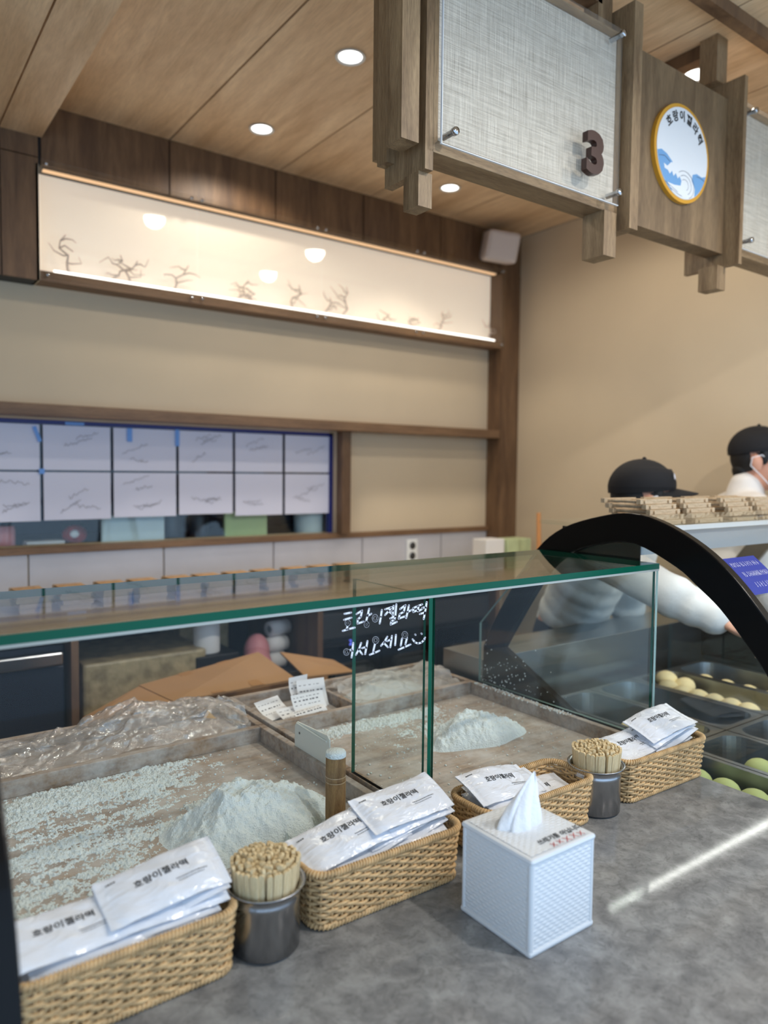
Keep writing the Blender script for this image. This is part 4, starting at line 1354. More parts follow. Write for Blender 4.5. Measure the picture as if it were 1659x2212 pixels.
wb_ = MB().add([(tx0 + 0.082 + v.x * 0.92, ty0 + 0.0245 + v.y, tz1 - 0.0004) for v in vs], fs)
o = obj('warning_lettering', wb_, 'ink', lid)
xb_ = MB()
xl = []
for i, dx in enumerate((0.054, 0.067, 0.081, 0.096, 0.109)):
    s_ = (0.0042, 0.004, 0.0055, 0.0052, 0.0045)[i]
    x_, y_ = tx0 + dx, ty0 + 0.0105 + (i % 2) * 0.001
    xl += [[(x_ - s_, y_ - s_), (x_ + s_, y_ + s_)], [(x_ - s_ * 0.8, y_ + s_), (x_ + s_ * 0.9, y_ - s_)]]
strokes(xb_, xl, 0.0011, lambda a, b: (a, b, tz1 - 0.0004))
obj('red_crosses', xb_, 'red_ink', lid)
# tissue sheet pulled up through the slot
def tissue(u, v):
    w = (1 - v ** 1.5) ** 0.95
    ang = (u - 0.5) * math.pi * 2.0 + 0.4
    cre = abs(math.sin(ang * 2.5 + 0.7 * v + 0.3)) ** 0.6
    fold = 0.70 + 0.30 * cre + 0.06 * math.sin(ang * 7 + v * 6)
    rx_, ry_ = 0.037 * w * fold + 0.0006, 0.022 * w * fold + 0.0005
    lean = 0.024 * v ** 1.3
    hgt = 0.074 * v * (0.90 + 0.10 * math.cos(ang * 2)) 
    return (hcx - 0.008 + rx_ * math.cos(ang) + lean, hcy + ry_ * math.sin(ang) - 0.006 * v, tz1 - 0.002 + hgt)
o = one('tissue_sheet', MB().grid(np.linspace(0, 1, 110), np.linspace(0, 1, 26), tissue), 'tissue', 'soft white tissue pulled up through the box lid', 'tissue', (hcx, hcy, tz1))

# ================================================================== curved display cases
OUT = [(.60, .86), (.605, 1.0), (.63, 1.1), (.665, 1.18), (.716, 1.251), (.784, 1.325), (.856, 1.381), (.945, 1.424), (1.028, 1.442), (1.118, 1.43), (1.229, 1.395), (1.312, 1.335), (1.40, 1.22), (1.47, 1.11), (1.505, 1.04), (1.505, .95), (1.505, .86)]
INN = [(.65, .86), (.655, .98), (.672, 1.07), (.712, 1.141), (.76, 1.20), (.811, 1.255), (.86, 1.293), (.913, 1.33), (1.02, 1.372), (1.118, 1.362), (1.20, 1.335), (1.27, 1.285), (1.34, 1.19), (1.405, 1.09), (1.43, 1.05), (1.20, .94), (1.0, .86)]
def catmull(P_, k=4):
    o_ = []
    for i in range(len(P_) - 1):
        p0, p1, p2, p3 = P_[max(i - 1, 0)], P_[i], P_[i + 1], P_[min(i + 2, len(P_) - 1)]
        for j in range(k):
            t_ = j / k
            o_.append(tuple(0.5 * (2 * p1[c] + (p2[c] - p0[c]) * t_ + (2 * p0[c] - 5 * p1[c] + 4 * p2[c] - p3[c]) * t_ ** 2 + (3 * p1[c] - p0[c] - 3 * p2[c] + p3[c]) * t_ ** 3) for c in (0, 1)))
    return o_ + [P_[-1]]
OUTS, INNS = catmull(OUT[:15]) + OUT[15:], catmull(INN[:15]) + INN[15:]
def display_case(x0, x1, label, detail):
    t = thing('display_case', label, 'display case', ((x0 + x1) / 2, 1.05, 0))
    obj('plinth', MB().box(x0 + 0.006, x1 - 0.006, 0.56, 1.66, 0.0, 0.70), 'black_matt', t)
    obj('well_wall', MB().box(x0 + 0.006, x0 + 0.020, 0.60, 1.50, 0.70, 0.868).box(x1 - 0.02, x1 - 0.006, 0.60, 1.50, 0.70, 0.868).box(x0 + 0.02, x1 - 0.02, 0.585, 0.60, 0.70, 0.868), 'steel_case', t)
    obj('back_ledge', MB().box(x0 + 0.002, x1 - 0.002, 1.508, 1.68, 0.70, 1.0, bev=0.002), 'steel_case', t)
    for a in (x0, x1 - 0.025):
        bevel(obj('arch_frame', MB().ring_strip(OUTS, INNS, a, a + 0.025), 'black_gloss', t), 0.003)
    inner = INNS[:-2]
    op = inner + [(1.20, .94), (1.0, .86)]
    obj('end_glass', MB().prism(op, lambda a, b, h: (x0 + 0.011 + h, a, b), 0.003), 'glass', t)
    gl = catmull(OUT[1:9], 4)
    mb = MB()
    mb.grid([x0 + 0.026, x1 - 0.026], list(range(len(gl))), lambda a, k: (a, gl[k][0] + 0.006, gl[k][1] - 0.006))
    obj('curved_glass', mb, 'glass', t)
    v = obj('valance', MB().box(x0 + 0.026, x1 - 0.026, 1.018, 1.034, 1.345, 1.396), 'valance_grey', t)
    obj('top_shelf', MB().box(x0 + 0.026, x1 - 0.026, 1.012, 1.33, 1.399, 1.409), 'glass', t)
    obj('shelf_edge', MB().box(x0 + 0.026, x1 - 0.026, 1.008, 1.012, 1.398, 1.410), 'emblem_white', t)
    obj('lamp_housing', MB().box(x0 + 0.026, x1 - 0.026, 1.034, 1.24, 1.352, 1.392), 'dark_grey', t)
    obj('lamp_strip', MB().box(x0 + 0.034, x1 - 0.03, 1.094, 1.106, 1.344, 1.3515), 'case_led', t)
    obj('lamp_end_shield', MB().box(x0 + 0.0255, x0 + 0.0275, 1.02, 1.25, 1.328, 1.398), 'black_matt', t)  # plate added to shield the glare of the strip's open end
    return t
dc = display_case(1.450, 2.60, 'curved glass display case with black arched end at the right', True)
display_case(-1.0, 0.105, 'black arched display case cut off at the left edge', False)

# sunk pans in the case
def pan(x0, x1, y0, y1, z, label, wellc='steel_case'):
    t = thing('steel_pan', label, 'pan', ((x0 + x1) / 2, (y0 + y1) / 2, z - 0.10))
    r_ = 0.045
    def rr_(gx, n=7):
        pts = []
        for cx_, cy_, a0 in ((x1 - gx - r_, y0 + gx + r_, -90), (x1 - gx - r_, y1 - gx - r_, 0), (x0 + gx + r_, y1 - gx - r_, 90), (x0 + gx + r_, y0 + gx + r_, 180)):
            for i in range(n):
                a = R(a0 + 90 * i / (n - 1))
                pts.append((cx_ + r_ * math.cos(a), cy_ + r_ * math.sin(a)))
        return pts
    ins = rr_(0.014)
    bot = rr_(0.022)
    k = len(ins)
    # flange: outer rectangle projected from the inner ring
    outr = []
    for (a, b) in ins:
        ca, cb_ = (x0 + x1) / 2, (y0 + y1) / 2
        outr.append((min(max(a + (a - ca) * 0.6, x0), x1) if abs(a - ca) > (x1 - x0) / 2 - 0.03 else a, min(max(b + (b - cb_) * 0.6, y0), y1) if abs(b - cb_) > (y1 - y0) / 2 - 0.03 else b))
    rim_ = MB()
    rim_.add([(a, b, z) for a, b in ins] + [(a, b, z) for a, b in outr] + [(a, b, z - 0.004) for a, b in outr], [(i, (i + 1) % k, k + (i + 1) % k, k + i) for i in range(k)] + [(k + i, k + (i + 1) % k, 2 * k + (i + 1) % k, 2 * k + i) for i in range(k)])
    obj('flange', rim_, 'steel_case', t)
    w = MB()
    w.add([(a, b, z) for a, b in ins] + [(a, b, z - 0.085) for a, b in bot], [(i, k + i, k + (i + 1) % k, (i + 1) % k) for i in range(k)] + [tuple(range(k, 2 * k))], 0, False)
    obj('basin', w, 'steel_case', t)
PZ = 0.868
px_ = [(1.474, 1.632), (1.636, 1.836), (1.840, 2.044), (2.048, 2.262), (2.266, 2.48)]
pname = ['nearest the counter', 'second from the counter', 'third from the counter', 'fourth from the counter', 'fifth from the counter']
for i, (a, b) in enumerate(px_):
    pan(a, b, 1.000, 1.440, PZ, 'steel pan in the back row, %s' % pname[i])
    pan(a, b, 0.640, 0.996, PZ, 'steel pan in the front row, %s' % pname[i])

mo_me = {}
for c in ('cream', 'green'):
    mb = MB()
    n, m_ = 18, 10
    vs = []
    for i in range(m_ + 1):
        th = math.pi * i / m_
        for j in range(n):
            a = 2 * math.pi * j / n
            z = math.cos(th)
            z = z if z > -0.45 else -0.45 - (abs(z) - 0.45) * 0.1
            vs.append((0.034 * math.sin(th) * math.cos(a), 0.034 * math.sin(th) * math.sin(a), 0.029 * z + 0.0145))
    mb.add(vs, [(i * n + j, (i + 1) * n + j, (i + 1) * n + (j + 1) % n, i * n + (j + 1) % n) for i in range(m_) for j in range(n)], 0, True)
    mo_me[c] = mb.mesh('rice_cake', ['mochi_' + c])
def mochi(x, y, z, c, label, group, s=1.0, tilt=(0, 0)):
    o = link(bpy.data.objects.new('rice_cake', mo_me[c]))
    o.location = (x, y, z)
    o.scale = (s, s, s)
    o.rotation_euler = (R(tilt[0]), R(tilt[1]), random.uniform(0, 6))
    tag(o, label, 'rice cake', group)
zb = PZ - 0.083
for i in range(6):
    for q in range(2):
        mochi(2.105 + q * 0.07, 1.06 + i * 0.062, zb, 'cream', 'cream rice cake in the lower layer of the fourth back pan', 'lower cream rice cakes of the fourth back pan')
for i in range(5):
    mochi(2.100, 1.075 + i * 0.052, zb + 0.045, 'cream', 'cream rice cake in the long row inside the case, %s from the front' % ('nearest', 'second', 'third', 'fourth', 'fifth')[i], 'row of cream rice cakes')
mochi(2.120, 1.345, zb + 0.045, 'cream', 'cream rice cake heaped at the left of the back pile', 'pile of cream rice cakes', 1.0, (10, 20))
mochi(2.165, 1.385, zb + 0.055, 'cream', 'cream rice cake on top of the back pile', 'pile of cream rice cakes', 1.08, (-15, 10))
mochi(2.185, 1.325, zb + 0.045, 'cream', 'cream rice cake at the front of the back pile', 'pile of cream rice cakes', 1.05, (5, -25))
for i in range(4):
    mochi(2.33, 1.12 + 0.075 * i, zb + 0.03, 'cream', 'cream rice cake in the fifth back pan', 'cream rice cakes of the fifth back pan')
for i in range(3):
    mochi(1.715 + 0.03 * i, 1.20 - 0.062 * i, zb + 0.028, 'cream', 'pale rice cake showing behind the far right basket', 'rice cakes behind the far right basket')
for i in range(4):
    mochi(1.548, 0.905 - 0.066 * i, zb + 0.035, 'green', 'green rice cake beside the counter end, %s from the far right basket' % ('first', 'second', 'third', 'fourth')[i], 'green rice cakes by the counter end')
for i in range(3):
    mochi(1.740 + 0.01 * i, 0.86 - 0.068 * i, zb + 0.030, 'green', 'green rice cake at the right edge in the second front pan', 'green rice cakes at the right edge')

# blue notice card on the curved glass
t = thing('notice_card', 'blue card with white handwriting on the curved glass', 'card', (1.545, 0.80, 1.31))
cpts = [(0.828, 1.355), (0.803, 1.335), (0.778, 1.313), (0.755, 1.289)]
cf = lambda a, s_, l=0.0: (lambda k, f_: (a, cpts[k][0] * (1 - f_) + cpts[k + 1][0] * f_ - l * 0.7, cpts[k][1] * (1 - f_) + cpts[k + 1][1] * f_ + l * 0.7))(min(int(s_ * 3), 2), s_ * 3 - min(int(s_ * 3), 2))
obj('card', MB().grid(np.linspace(1.482, 1.612, 4), np.linspace(0, 1, 7), lambda a, s_: cf(a, s_)), 'blue_card', t)
ln = []
rr = random.Random(4)
for row, s_ in enumerate((0.22, 0.5, 0.78)):
    a = 1.492 + 0.012 * row
    while a < 1.60:
        w = rr.uniform(0.002, 0.005)
        ln += [[(a, s_ - 0.07), (a + rr.uniform(-0.001, 0.002), s_ + 0.06)], [(a, s_ + rr.uniform(-0.05, 0.05)), (a + w, s_ + rr.uniform(-0.05, 0.05))]]
        a += w + rr.uniform(0.002, 0.008)
wbm = MB()
for l_ in ln:
    p, q = Vector(cf(*l_[0], 0.001)), Vector(cf(*l_[1], 0.001))
    d_ = (q - p).normalized().cross(Vector((0, -0.7, 0.7))).normalized() * 0.00042
    wbm.add([p + d_, p - d_, q - d_, q + d_], [(0, 1, 2, 3)])
obj('handwriting', wbm, 'white_ink', t)

# ------------------------------------------------------------------ wooden stands
def stand_parts(L, S, bh, dr):
    return {'bar': MB().box(-L / 2, L / 2, -0.006, 0.006, 0, bh, bev=0.0008).mesh('end_bar', ['stand_wood']),
            'dowel': MB().tube([(0, -S / 2 - 0.010, bh / 2), (0, S / 2 + 0.010, bh / 2)], dr, 10).mesh('dowel', ['stand_wood']),
            'board': MB().box(-L / 2 + 0.004, L / 2 - 0.004, -S / 2 + 0.004, S / 2 - 0.004, bh * 0.8, bh * 1.05, bev=0.0008).mesh('board', ['tan_wood'])}
SP = stand_parts(0.128, 0.105, 0.0118, 0.0042)
SB = stand_parts(0.098, 0.150, 0.016, 0.004)
def stand(parts, x, y, z, L, S, rz, label, group, board=False):
    t = thing('wooden_stand', label, 'wooden stand', (x, y, z), rz, group=group)
    for s in (-1, 1):
        obj('end_bar', None, [], t, me=parts['bar']).location = (0, s * S / 2, 0)
        obj('dowel', None, [], t, me=parts['dowel']).location = (s * (L / 2 - 0.016), 0, 0)
    if board:
        obj('board', None, [], t, me=parts['board'])
    return t
lev = ['bottom', 'second from bottom', 'middle', 'second from top', 'top']
for i, (x, y) in enumerate(((1.618, 1.092), (1.785, 1.094), (1.967, 1.090), (2.13, 1.094))):
    for k in range(5):
        stand(SP, x - 0.004 * k + random.uniform(-0.004, 0.004), y + 0.008 * k + random.uniform(-0.002, 0.002), 1.4095 + 0.0124 * k, 0.128, 0.105, R(random.uniform(-1.5, 1.5)),
              'pale wooden dowel stand, %s of the %s stack on the display case' % (lev[k], ['first', 'second', 'third', 'fourth'][i]), 'wooden stands on the display case')

# ================================================================== back counter
bc = thing('back_counter', 'brown back counter with open shelves under the window', 'counter', (1.2, 2.7, 0))
obj('worktop', MB().box(-1.5, 2.885, 2.36, 2.985, 1.015, 1.05, bev=0.003), 'worktop_beige', bc)
for a in (-0.40, 0.545, 1.425, 2.36):
    obj('divider', MB().box(a, a + 0.022, 2.37, 2.98, 0.0, 1.015), 'wall_wood', bc)
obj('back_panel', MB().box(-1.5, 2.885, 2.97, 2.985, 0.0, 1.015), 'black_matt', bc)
obj('shelf', MB().box(0.567, 1.425, 2.40, 2.97, 0.66, 0.68), 'wall_wood', bc)
obj('shelf', MB().box(0.567, 1.425, 2.40, 2.97, 0.25, 0.27), 'wall_wood', bc)
t = thing('under_counter_fridge', 'dark navy fridge with steel handle strip under the back counter', 'fridge', (0.06, 2.6, 0))
obj('body', MB().box(-0.36, 0.535, 2.42, 2.96, 0.02, 0.985, bev=0.004), 'dark_navy', t)
d_ = obj('door', MB().box(-0.355, 0.53, 2.395, 2.42, 0.05, 0.925, bev=0.004), 'dark_navy', t)
obj('handle_strip', MB().box(-0.35, 0.522, 2.365, 2.395, 0.932, 0.974, bev=0.006), 'steel', d_)
t = thing('oven', 'black built-in oven with a small blue display under the back counter', 'oven', (1.9, 2.6, 0))
obj('body', MB().box(1.45, 2.355, 2.42, 2.96, 0.02, 1.01, bev=0.004), 'black_matt', t)
for i, (a, b) in enumerate(((1.455, 1.74), (1.745, 2.04), (2.045, 2.35))):
    d_ = obj('door', MB().box(a, b, 2.40, 2.42, 0.45, 0.86, bev=0.01), 'black_gloss', t)
    obj('door_window', MB().box(a + 0.05, b - 0.05, 2.393, 2.40, 0.62, 0.78, bev=0.03), 'dark_grey', d_)
obj('control_panel', MB().box(1.455, 2.35, 2.405, 2.42, 0.88, 0.98, bev=0.004), 'dark_grey', t)
dp = at(757, 1388, y=2.393)
vs, fs = text_mesh('2', 0.03)
obj('display', MB().add([(dp.x + v.x, 2.392, dp.z + v.y) for v in vs], fs), 'blue_led', t)

# cardboard box, open flaps, in front of the shelves
t = thing('cardboard_box', 'open brown cardboard box with taped flaps behind the trays', 'box', (1.0, 2.12, 0.0))
obj('carton', MB().box(0.62, 1.42, 1.95, 1.962, 0.0, 0.745).box(0.62, 1.42, 2.29, 2.302, 0.0, 0.78).box(0.62, 0.632, 1.95, 2.30, 0.0, 0.76).box(1.408, 1.42, 1.95, 2.30, 0.0, 0.76).box(0.62, 1.42, 1.95, 2.30, 0.0, 0.01), 'cardboard', t)
def quadslab(name, pts, th, mat, parent):
    p = [Vector(q) for q in pts]
    n = (p[1] - p[0]).cross(p[3] - p[0]).normalized() * th
    return obj(name, MB().add([q for q in p] + [q - n for q in p], [(0, 1, 2, 3), (7, 6, 5, 4), (0, 4, 5, 1), (1, 5, 6, 2), (2, 6, 7, 3), (3, 7, 4, 0)]), mat, parent)
A_ = at(300, 1480, y=2.22); B_ = at(558, 1408, y=2.22); C_ = at(640, 1466, y=2.05); D_ = at(375, 1515, y=2.05)
f1 = quadslab('flap', [D_, C_, B_, A_], 0.005, 'cardboard', t)
for q in (0.30, 0.62):
    n0, n1 = D_.lerp(C_, q), A_.lerp(B_, q)
    n2, n3 = A_.lerp(B_, q + 0.10), D_.lerp(C_, q + 0.10)
    up = Vector((0, -0.001, 0.002))
    quadslab('tape', [n0 + up, n3 + up, n2 + up, n1 + up], 0.0006, 'packing_tape', f1)
quadslab('flap', [at(185, 1562, y=1.99), at(372, 1516, y=2.05), at(300, 1482, y=2.22), at(178, 1550, y=2.06)], 0.005, 'cardboard', t)
quadslab('flap', [at(660, 1462, y=2.06), at(765, 1450, y=2.06), at(720, 1425, y=2.2), at(605, 1408, y=2.22)], 0.005, 'cardboard', t)
t = thing('wooden_trestle', 'thin wooden trestle between the trays and the cardboard box', 'trestle', (1.05, 1.91, 0.0))
obj('rail', MB().box(0.70, 1.40, 1.90, 1.925, 0.83, 0.865, bev=0.002), 'trim_wood', t)
for xa in (0.72, 1.35):
    obj('leg', MB().box(xa, xa + 0.03, 1.90, 1.925, 0.0, 0.83), 'trim_wood', t)

a_ = at(185, 1450, y=2.5); b_ = at(420, 1440, y=2.5)
one('wrapped_carton', MB().box(0.60, 1.02, 2.46, 2.80, 0.68, 0.90, bev=0.01), 'wrapped', 'film-wrapped carton on the shelf behind the cardboard flaps', 'carton', (0.8, 2.6, 0.68))
one('brown_carton', MB().box(1.02, 1.22, 2.72, 2.95, 0.68, 0.99, bev=0.004), 'wrapped', 'brown carton at the back of the shelf behind the white roll', 'carton', (1.12, 2.82, 0.68))
def roll(x, y, z, r_, h, label, mat='white_matt'):
    t = thing('paper_roll', label, 'paper roll', (x, y, z))
    obj('roll', MB().lathe([(0.016, z), (r_, z), (r_ + 0.001, z + 0.004), (r_ + 0.001, z + h - 0.004), (r_, z + h), (0.016, z + h)], x, y, 30), mat, t)
    obj('core', MB().lathe([(0.016, z), (0.016, z + h)], x, y, 20), 'cardboard', t)
roll(1.045, 2.52, 0.872, 0.046, 0.11, 'tall white paper roll standing behind the cardboard flap')
one('box', MB().box(0.98, 1.14, 2.45, 2.66, 0.68, 0.8715, bev=0.004), 'black_matt', 'dark crate under the white roll on the shelf', 'crate', (1.06, 2.55, 0.68))
for k, (z, w) in enumerate(((0.90, 0.05), (0.945, 0.055), (0.985, 0.05))):
    o = MB().lathe([(0.014, -0.045), (0.03, -0.045), (0.031, 0.045), (0.014, 0.045)], 0, 0, 24)
    r0 = one('paper_roll', o, 'white_matt', ['lowest of three small white rolls on the shelf', 'middle of three small white rolls on the shelf', 'topmost of three small white rolls on the shelf'][k], 'paper roll', (0, 0, 0), 'small rolls on the shelf')
    r0.rotation_euler = (0, R(90), R(8 * k))
    r0.location = (1.335 + 0.01 * k, 2.56, 0.790 + 0.0635 * k)
one('box', MB().box(1.25, 1.40, 2.47, 2.66, 0.68, 0.758, bev=0.004), 'dark_grey', 'grey carton under the small white rolls', 'carton', (1.33, 2.56, 0.68))
one('bag', MB().ellipsoid((1.245, 2.52, 0.84), (0.05, 0.05, 0.075)).ellipsoid((1.235, 2.50, 0.78), (0.06, 0.06, 0.10)), 'pink', 'small pinkish bag beside the white rolls on the shelf', 'bag', (1.24, 2.5, 0.68))

# row of stands along the back counter
ord_ = ['first', 'second', 'third', 'fourth', 'fifth', 'sixth', 'seventh', 'eighth', 'ninth', 'tenth', 'eleventh']
bxs = [0.494, 0.630, 0.765, 0.893, 1.024, 1.148, 1.271, 1.402, 1.535, 1.665, 1.80]
for i, x in enumerate(bxs):
    for k in range(4):
        stand(SB, x + random.uniform(-0.006, 0.006), 2.72, 1.0505 + 0.0174 * k, 0.098, 0.150, R(random.uniform(-2, 2)),
              'tan wooden board stand, %s in the %s stack from the left on the back counter' % (['bottom', 'second', 'third', 'topmost'][k], ord_[i]), 'stands on the back counter', board=True)
# cartons and chopstick in the corner
one('box', MB().box(2.515, 2.64, 2.60, 2.70, 1.0505, 1.205, bev=0.004), 'white_matt', 'white carton in the far corner of the back counter', 'carton', (2.58, 2.65, 1.0505))
one('box', MB().box(2.66, 2.83, 2.60, 2.70, 1.0505, 1.20, bev=0.004), 'green_box', 'pale green carton beside the white one in the far corner', 'carton', (2.74, 2.65, 1.0505))
e_ = at(1166, 1165, y=2.45)
one('wooden_paddle', MB().tube([(e_.x, 2.45, 1.0502), (e_.x - 0.01, 2.452, 1.34)], [0.012, 0.010], 10), 'orange_wood', 'orange wooden handle sticking up near the right wall', 'handle', (e_.x, 2.45, 1.05))

# ================================================================== people behind the case
def remeshed(name, mb, mat, parent, voxel, smooth=6, local=True):
    o = obj(name, mb, mat, parent, local=local)
    md = o.modifiers.new('remesh', 'REMESH'); md.mode = 'VOXEL'; md.voxel_size = voxel; md.use_smooth_shade = True
    sm = o.modifiers.new('smooth', 'SMOOTH'); sm.iterations = smooth; sm.factor = 0.5
    return o

def head_pieces(mb, hc, fwd, up, s=1.0):
    """skull, jaw, nose, ears, neck stub; fwd/up are unit vectors of the head"""
    side = fwd.cross(up).normalized()
    Rm = Matrix((side, fwd, up)).transposed()
    P_ = lambda a, b, c: hc + side * a * s + fwd * b * s + up * c * s
    mb.ellipsoid(P_(0, -0.008, 0.028), (0.076 * s, 0.094 * s, 0.090 * s), 20, 14, Rm)
    mb.ellipsoid(P_(0, 0.022, -0.045), (0.058 * s, 0.066 * s, 0.068 * s), 18, 12, Rm)
    mb.ellipsoid(P_(0, 0.060, -0.088), (0.028 * s, 0.024 * s, 0.022 * s), 12, 8, Rm)
    mb.capsule(P_(0, 0.088, 0.010), P_(0, 0.106, -0.028), 0.009 * s, 0.014 * s, 10)
    mb.ellipsoid(P_(0, 0.084, -0.062), (0.026 * s, 0.012 * s, 0.008 * s), 12, 8, Rm)
    for q in (-1, 1):
        mb.ellipsoid(P_(q * 0.034, 0.080, 0.022), (0.020 * s, 0.012 * s, 0.008 * s), 12, 8, Rm)
        mb.ellipsoid(P_(q * 0.080, -0.006, -0.012), (0.010 * s, 0.020 * s, 0.033 * s), 12, 8, Rm)
        mb.ellipsoid(P_(q * 0.086, -0.014, -0.004), (0.007 * s, 0.016 * s, 0.024 * s), 12, 8, Rm)
    return P_, Rm

def cap_parts(person, hc, fwd, up, s, label):
    side = fwd.cross(up).normalized()
    P_ = lambda a, b, c: hc + side * a * s + fwd * b * s + up * c * s
    loc = person.location
    cr_ = MB()
    n, m_ = 28, 10
    vs, fs = [], []
    for i in range(m_ + 1):
        th = R(90) * i / m_
        for j in range(n):
            a = 2 * math.pi * j / n
            front = 0.5 + 0.5 * math.sin(a)
            rz_ = 0.094
            vs.append(P_(0.088 * math.cos(a) * math.sin(th), -0.010 + 0.106 * math.sin(a) * math.sin(th), 0.040 + 0.012 * front * (i > 5) + (rz_ * math.cos(th)) ** 1.0))
    for i in range(m_):
        for j in range(n):
            fs.append((i * n + j, (i + 1) * n + j, (i + 1) * n + (j + 1) % n, i * n + (j + 1) % n))
    cr_.add(vs, fs, 0, True)
    # sweat band closing the rim downwards at the back
    rim = [P_(0.088 * math.cos(2 * math.pi * j / n), -0.010 + 0.106 * math.sin(2 * math.pi * j / n), 0.040 + 0.012 * (0.5 + 0.5 * math.sin(2 * math.pi * j / n))) for j in range(n)]
    low = [P_(0.086 * math.cos(2 * math.pi * j / n), -0.010 + 0.103 * math.sin(2 * math.pi * j / n), 0.018 + 0.026 * (0.5 + 0.5 * math.sin(2 * math.pi * j / n))) for j in range(n)]
    cr_.add(rim + low, [(j, n + j, n + (j + 1) % n, (j + 1) % n) for j in range(n)], 0, True)
    c = obj('cap', cr_, 'cap_cloth', person)
    c['label'] = label
    br = MB()
    K = 12
    top, bot = [], []
    for i in range(K + 1):
        a = R(180) * i / K
        x_ = 0.080 * math.cos(a)
        root_y = -0.010 + 0.102 * math.sin(a)
        for v in range(5):
            t_ = v / 4
            yy = root_y + t_ * 0.078 * math.sin(a) ** 0.7
            zz_ = 0.046 - 0.010 * t_ - 0.020 * (x_ / 0.08) ** 2
            top.append(P_(x_, yy, zz_ + 0.003)); bot.append(P_(x_, yy, zz_))
    k5 = len(top)
    fs = []
    for i in range(K):
        for v in range(4):
            q = (i * 5 + v, (i + 1) * 5 + v, (i + 1) * 5 + v + 1, i * 5 + v + 1)
            fs.append(q); fs.append(tuple(k5 + z_ for z_ in q[::-1]))
        fs.append((i * 5 + 4, (i + 1) * 5 + 4, k5 + (i + 1) * 5 + 4, k5 + i * 5 + 4))
    br.add(top + bot, fs, 0, True)
    obj('brim', br, 'cap_cloth', c)
    # small white stitched mark on the crown front
    mk = MB()
    for k in range(2):
        q = k * 0.016 - 0.018
        strokes(mk, [[(q, 0), (q, 0.016), (q + 0.006, 0.004), (q + 0.012, 0.016), (q + 0.012, 0)]], 0.004,
                lambda a, b: P_(0.052 + a * 0.7, 0.072 - a * 0.45 - b * 0.25, 0.076 + b))
    obj('stitched_mark', mk, 'white_ink', c)
    obj('button', MB().ellipsoid(P_(0, -0.01, 0.134), (0.007 * s,) * 3, 10, 6), 'cap_cloth', c)
    return c

def hair_part(person, hc, fwd, up, s):
    side = fwd.cross(up).normalized()
    Rm = Matrix((side, fwd, up)).transposed()
    P_ = lambda a, b, c: hc + side * a * s + fwd * b * s + up * c * s
    mb = MB()
    mb.ellipsoid(P_(0, -0.036, 0.016), (0.074 * s, 0.070 * s, 0.078 * s), 18, 12, Rm)
    mb.ellipsoid(P_(0, -0.060, -0.036), (0.056 * s, 0.036 * s, 0.038 * s), 16, 10, Rm)
    for q in (-1, 1):
        mb.ellipsoid(P_(q * 0.072, 0.016, 0.020), (0.010 * s, 0.018 * s, 0.036 * s), 10, 8, Rm)
    obj('hair', mb, 'hair', person)

def hand_pieces(mb, wrist, direc, palm_n, s=1.0):
    d = direc.normalized()
    nrm = (palm_n - d * palm_n.dot(d)).normalized()
    sd = d.cross(nrm)
    Rm = Matrix((sd, d, nrm)).transposed()
    mb.ellipsoid(wrist + d * 0.045 * s, (0.040 * s, 0.050 * s, 0.016 * s), 16, 10, Rm)
    for i, (off, L_) in enumerate(((-0.030, 0.072), (-0.010, 0.082), (0.010, 0.077), (0.029, 0.060))):
        a = wrist + (d * 0.080 + sd * off) * s
        b = a + (d * 0.80 + sd * off * 3 - nrm * 0.25).normalized() * L_ * 0.42 * s
        c = b + (d * 0.60 + sd * off * 1.5 - nrm * 0.75).normalized() * L_ * 0.32 * s
        e = c + (d * 0.25 - nrm * 1.0).normalized() * L_ * 0.26 * s
        mb.capsule(a, b, 0.0095 * s, 0.0088 * s, 10).capsule(b, c, 0.0088 * s, 0.0080 * s, 10).capsule(c, e, 0.0080 * s, 0.0068 * s, 10)
    a = wrist + (d * 0.025 - sd * 0.034) * s
    b = a + (d * 0.7 - sd * 0.6 - nrm * 0.4).normalized() * 0.036 * s
    c = b + (d * 0.9 - sd * 0.1 - nrm * 0.6).normalized() * 0.028 * s
    mb.capsule(a, b, 0.012 * s, 0.0105 * s, 10).capsule(b, c, 0.0105 * s, 0.0085 * s, 10)

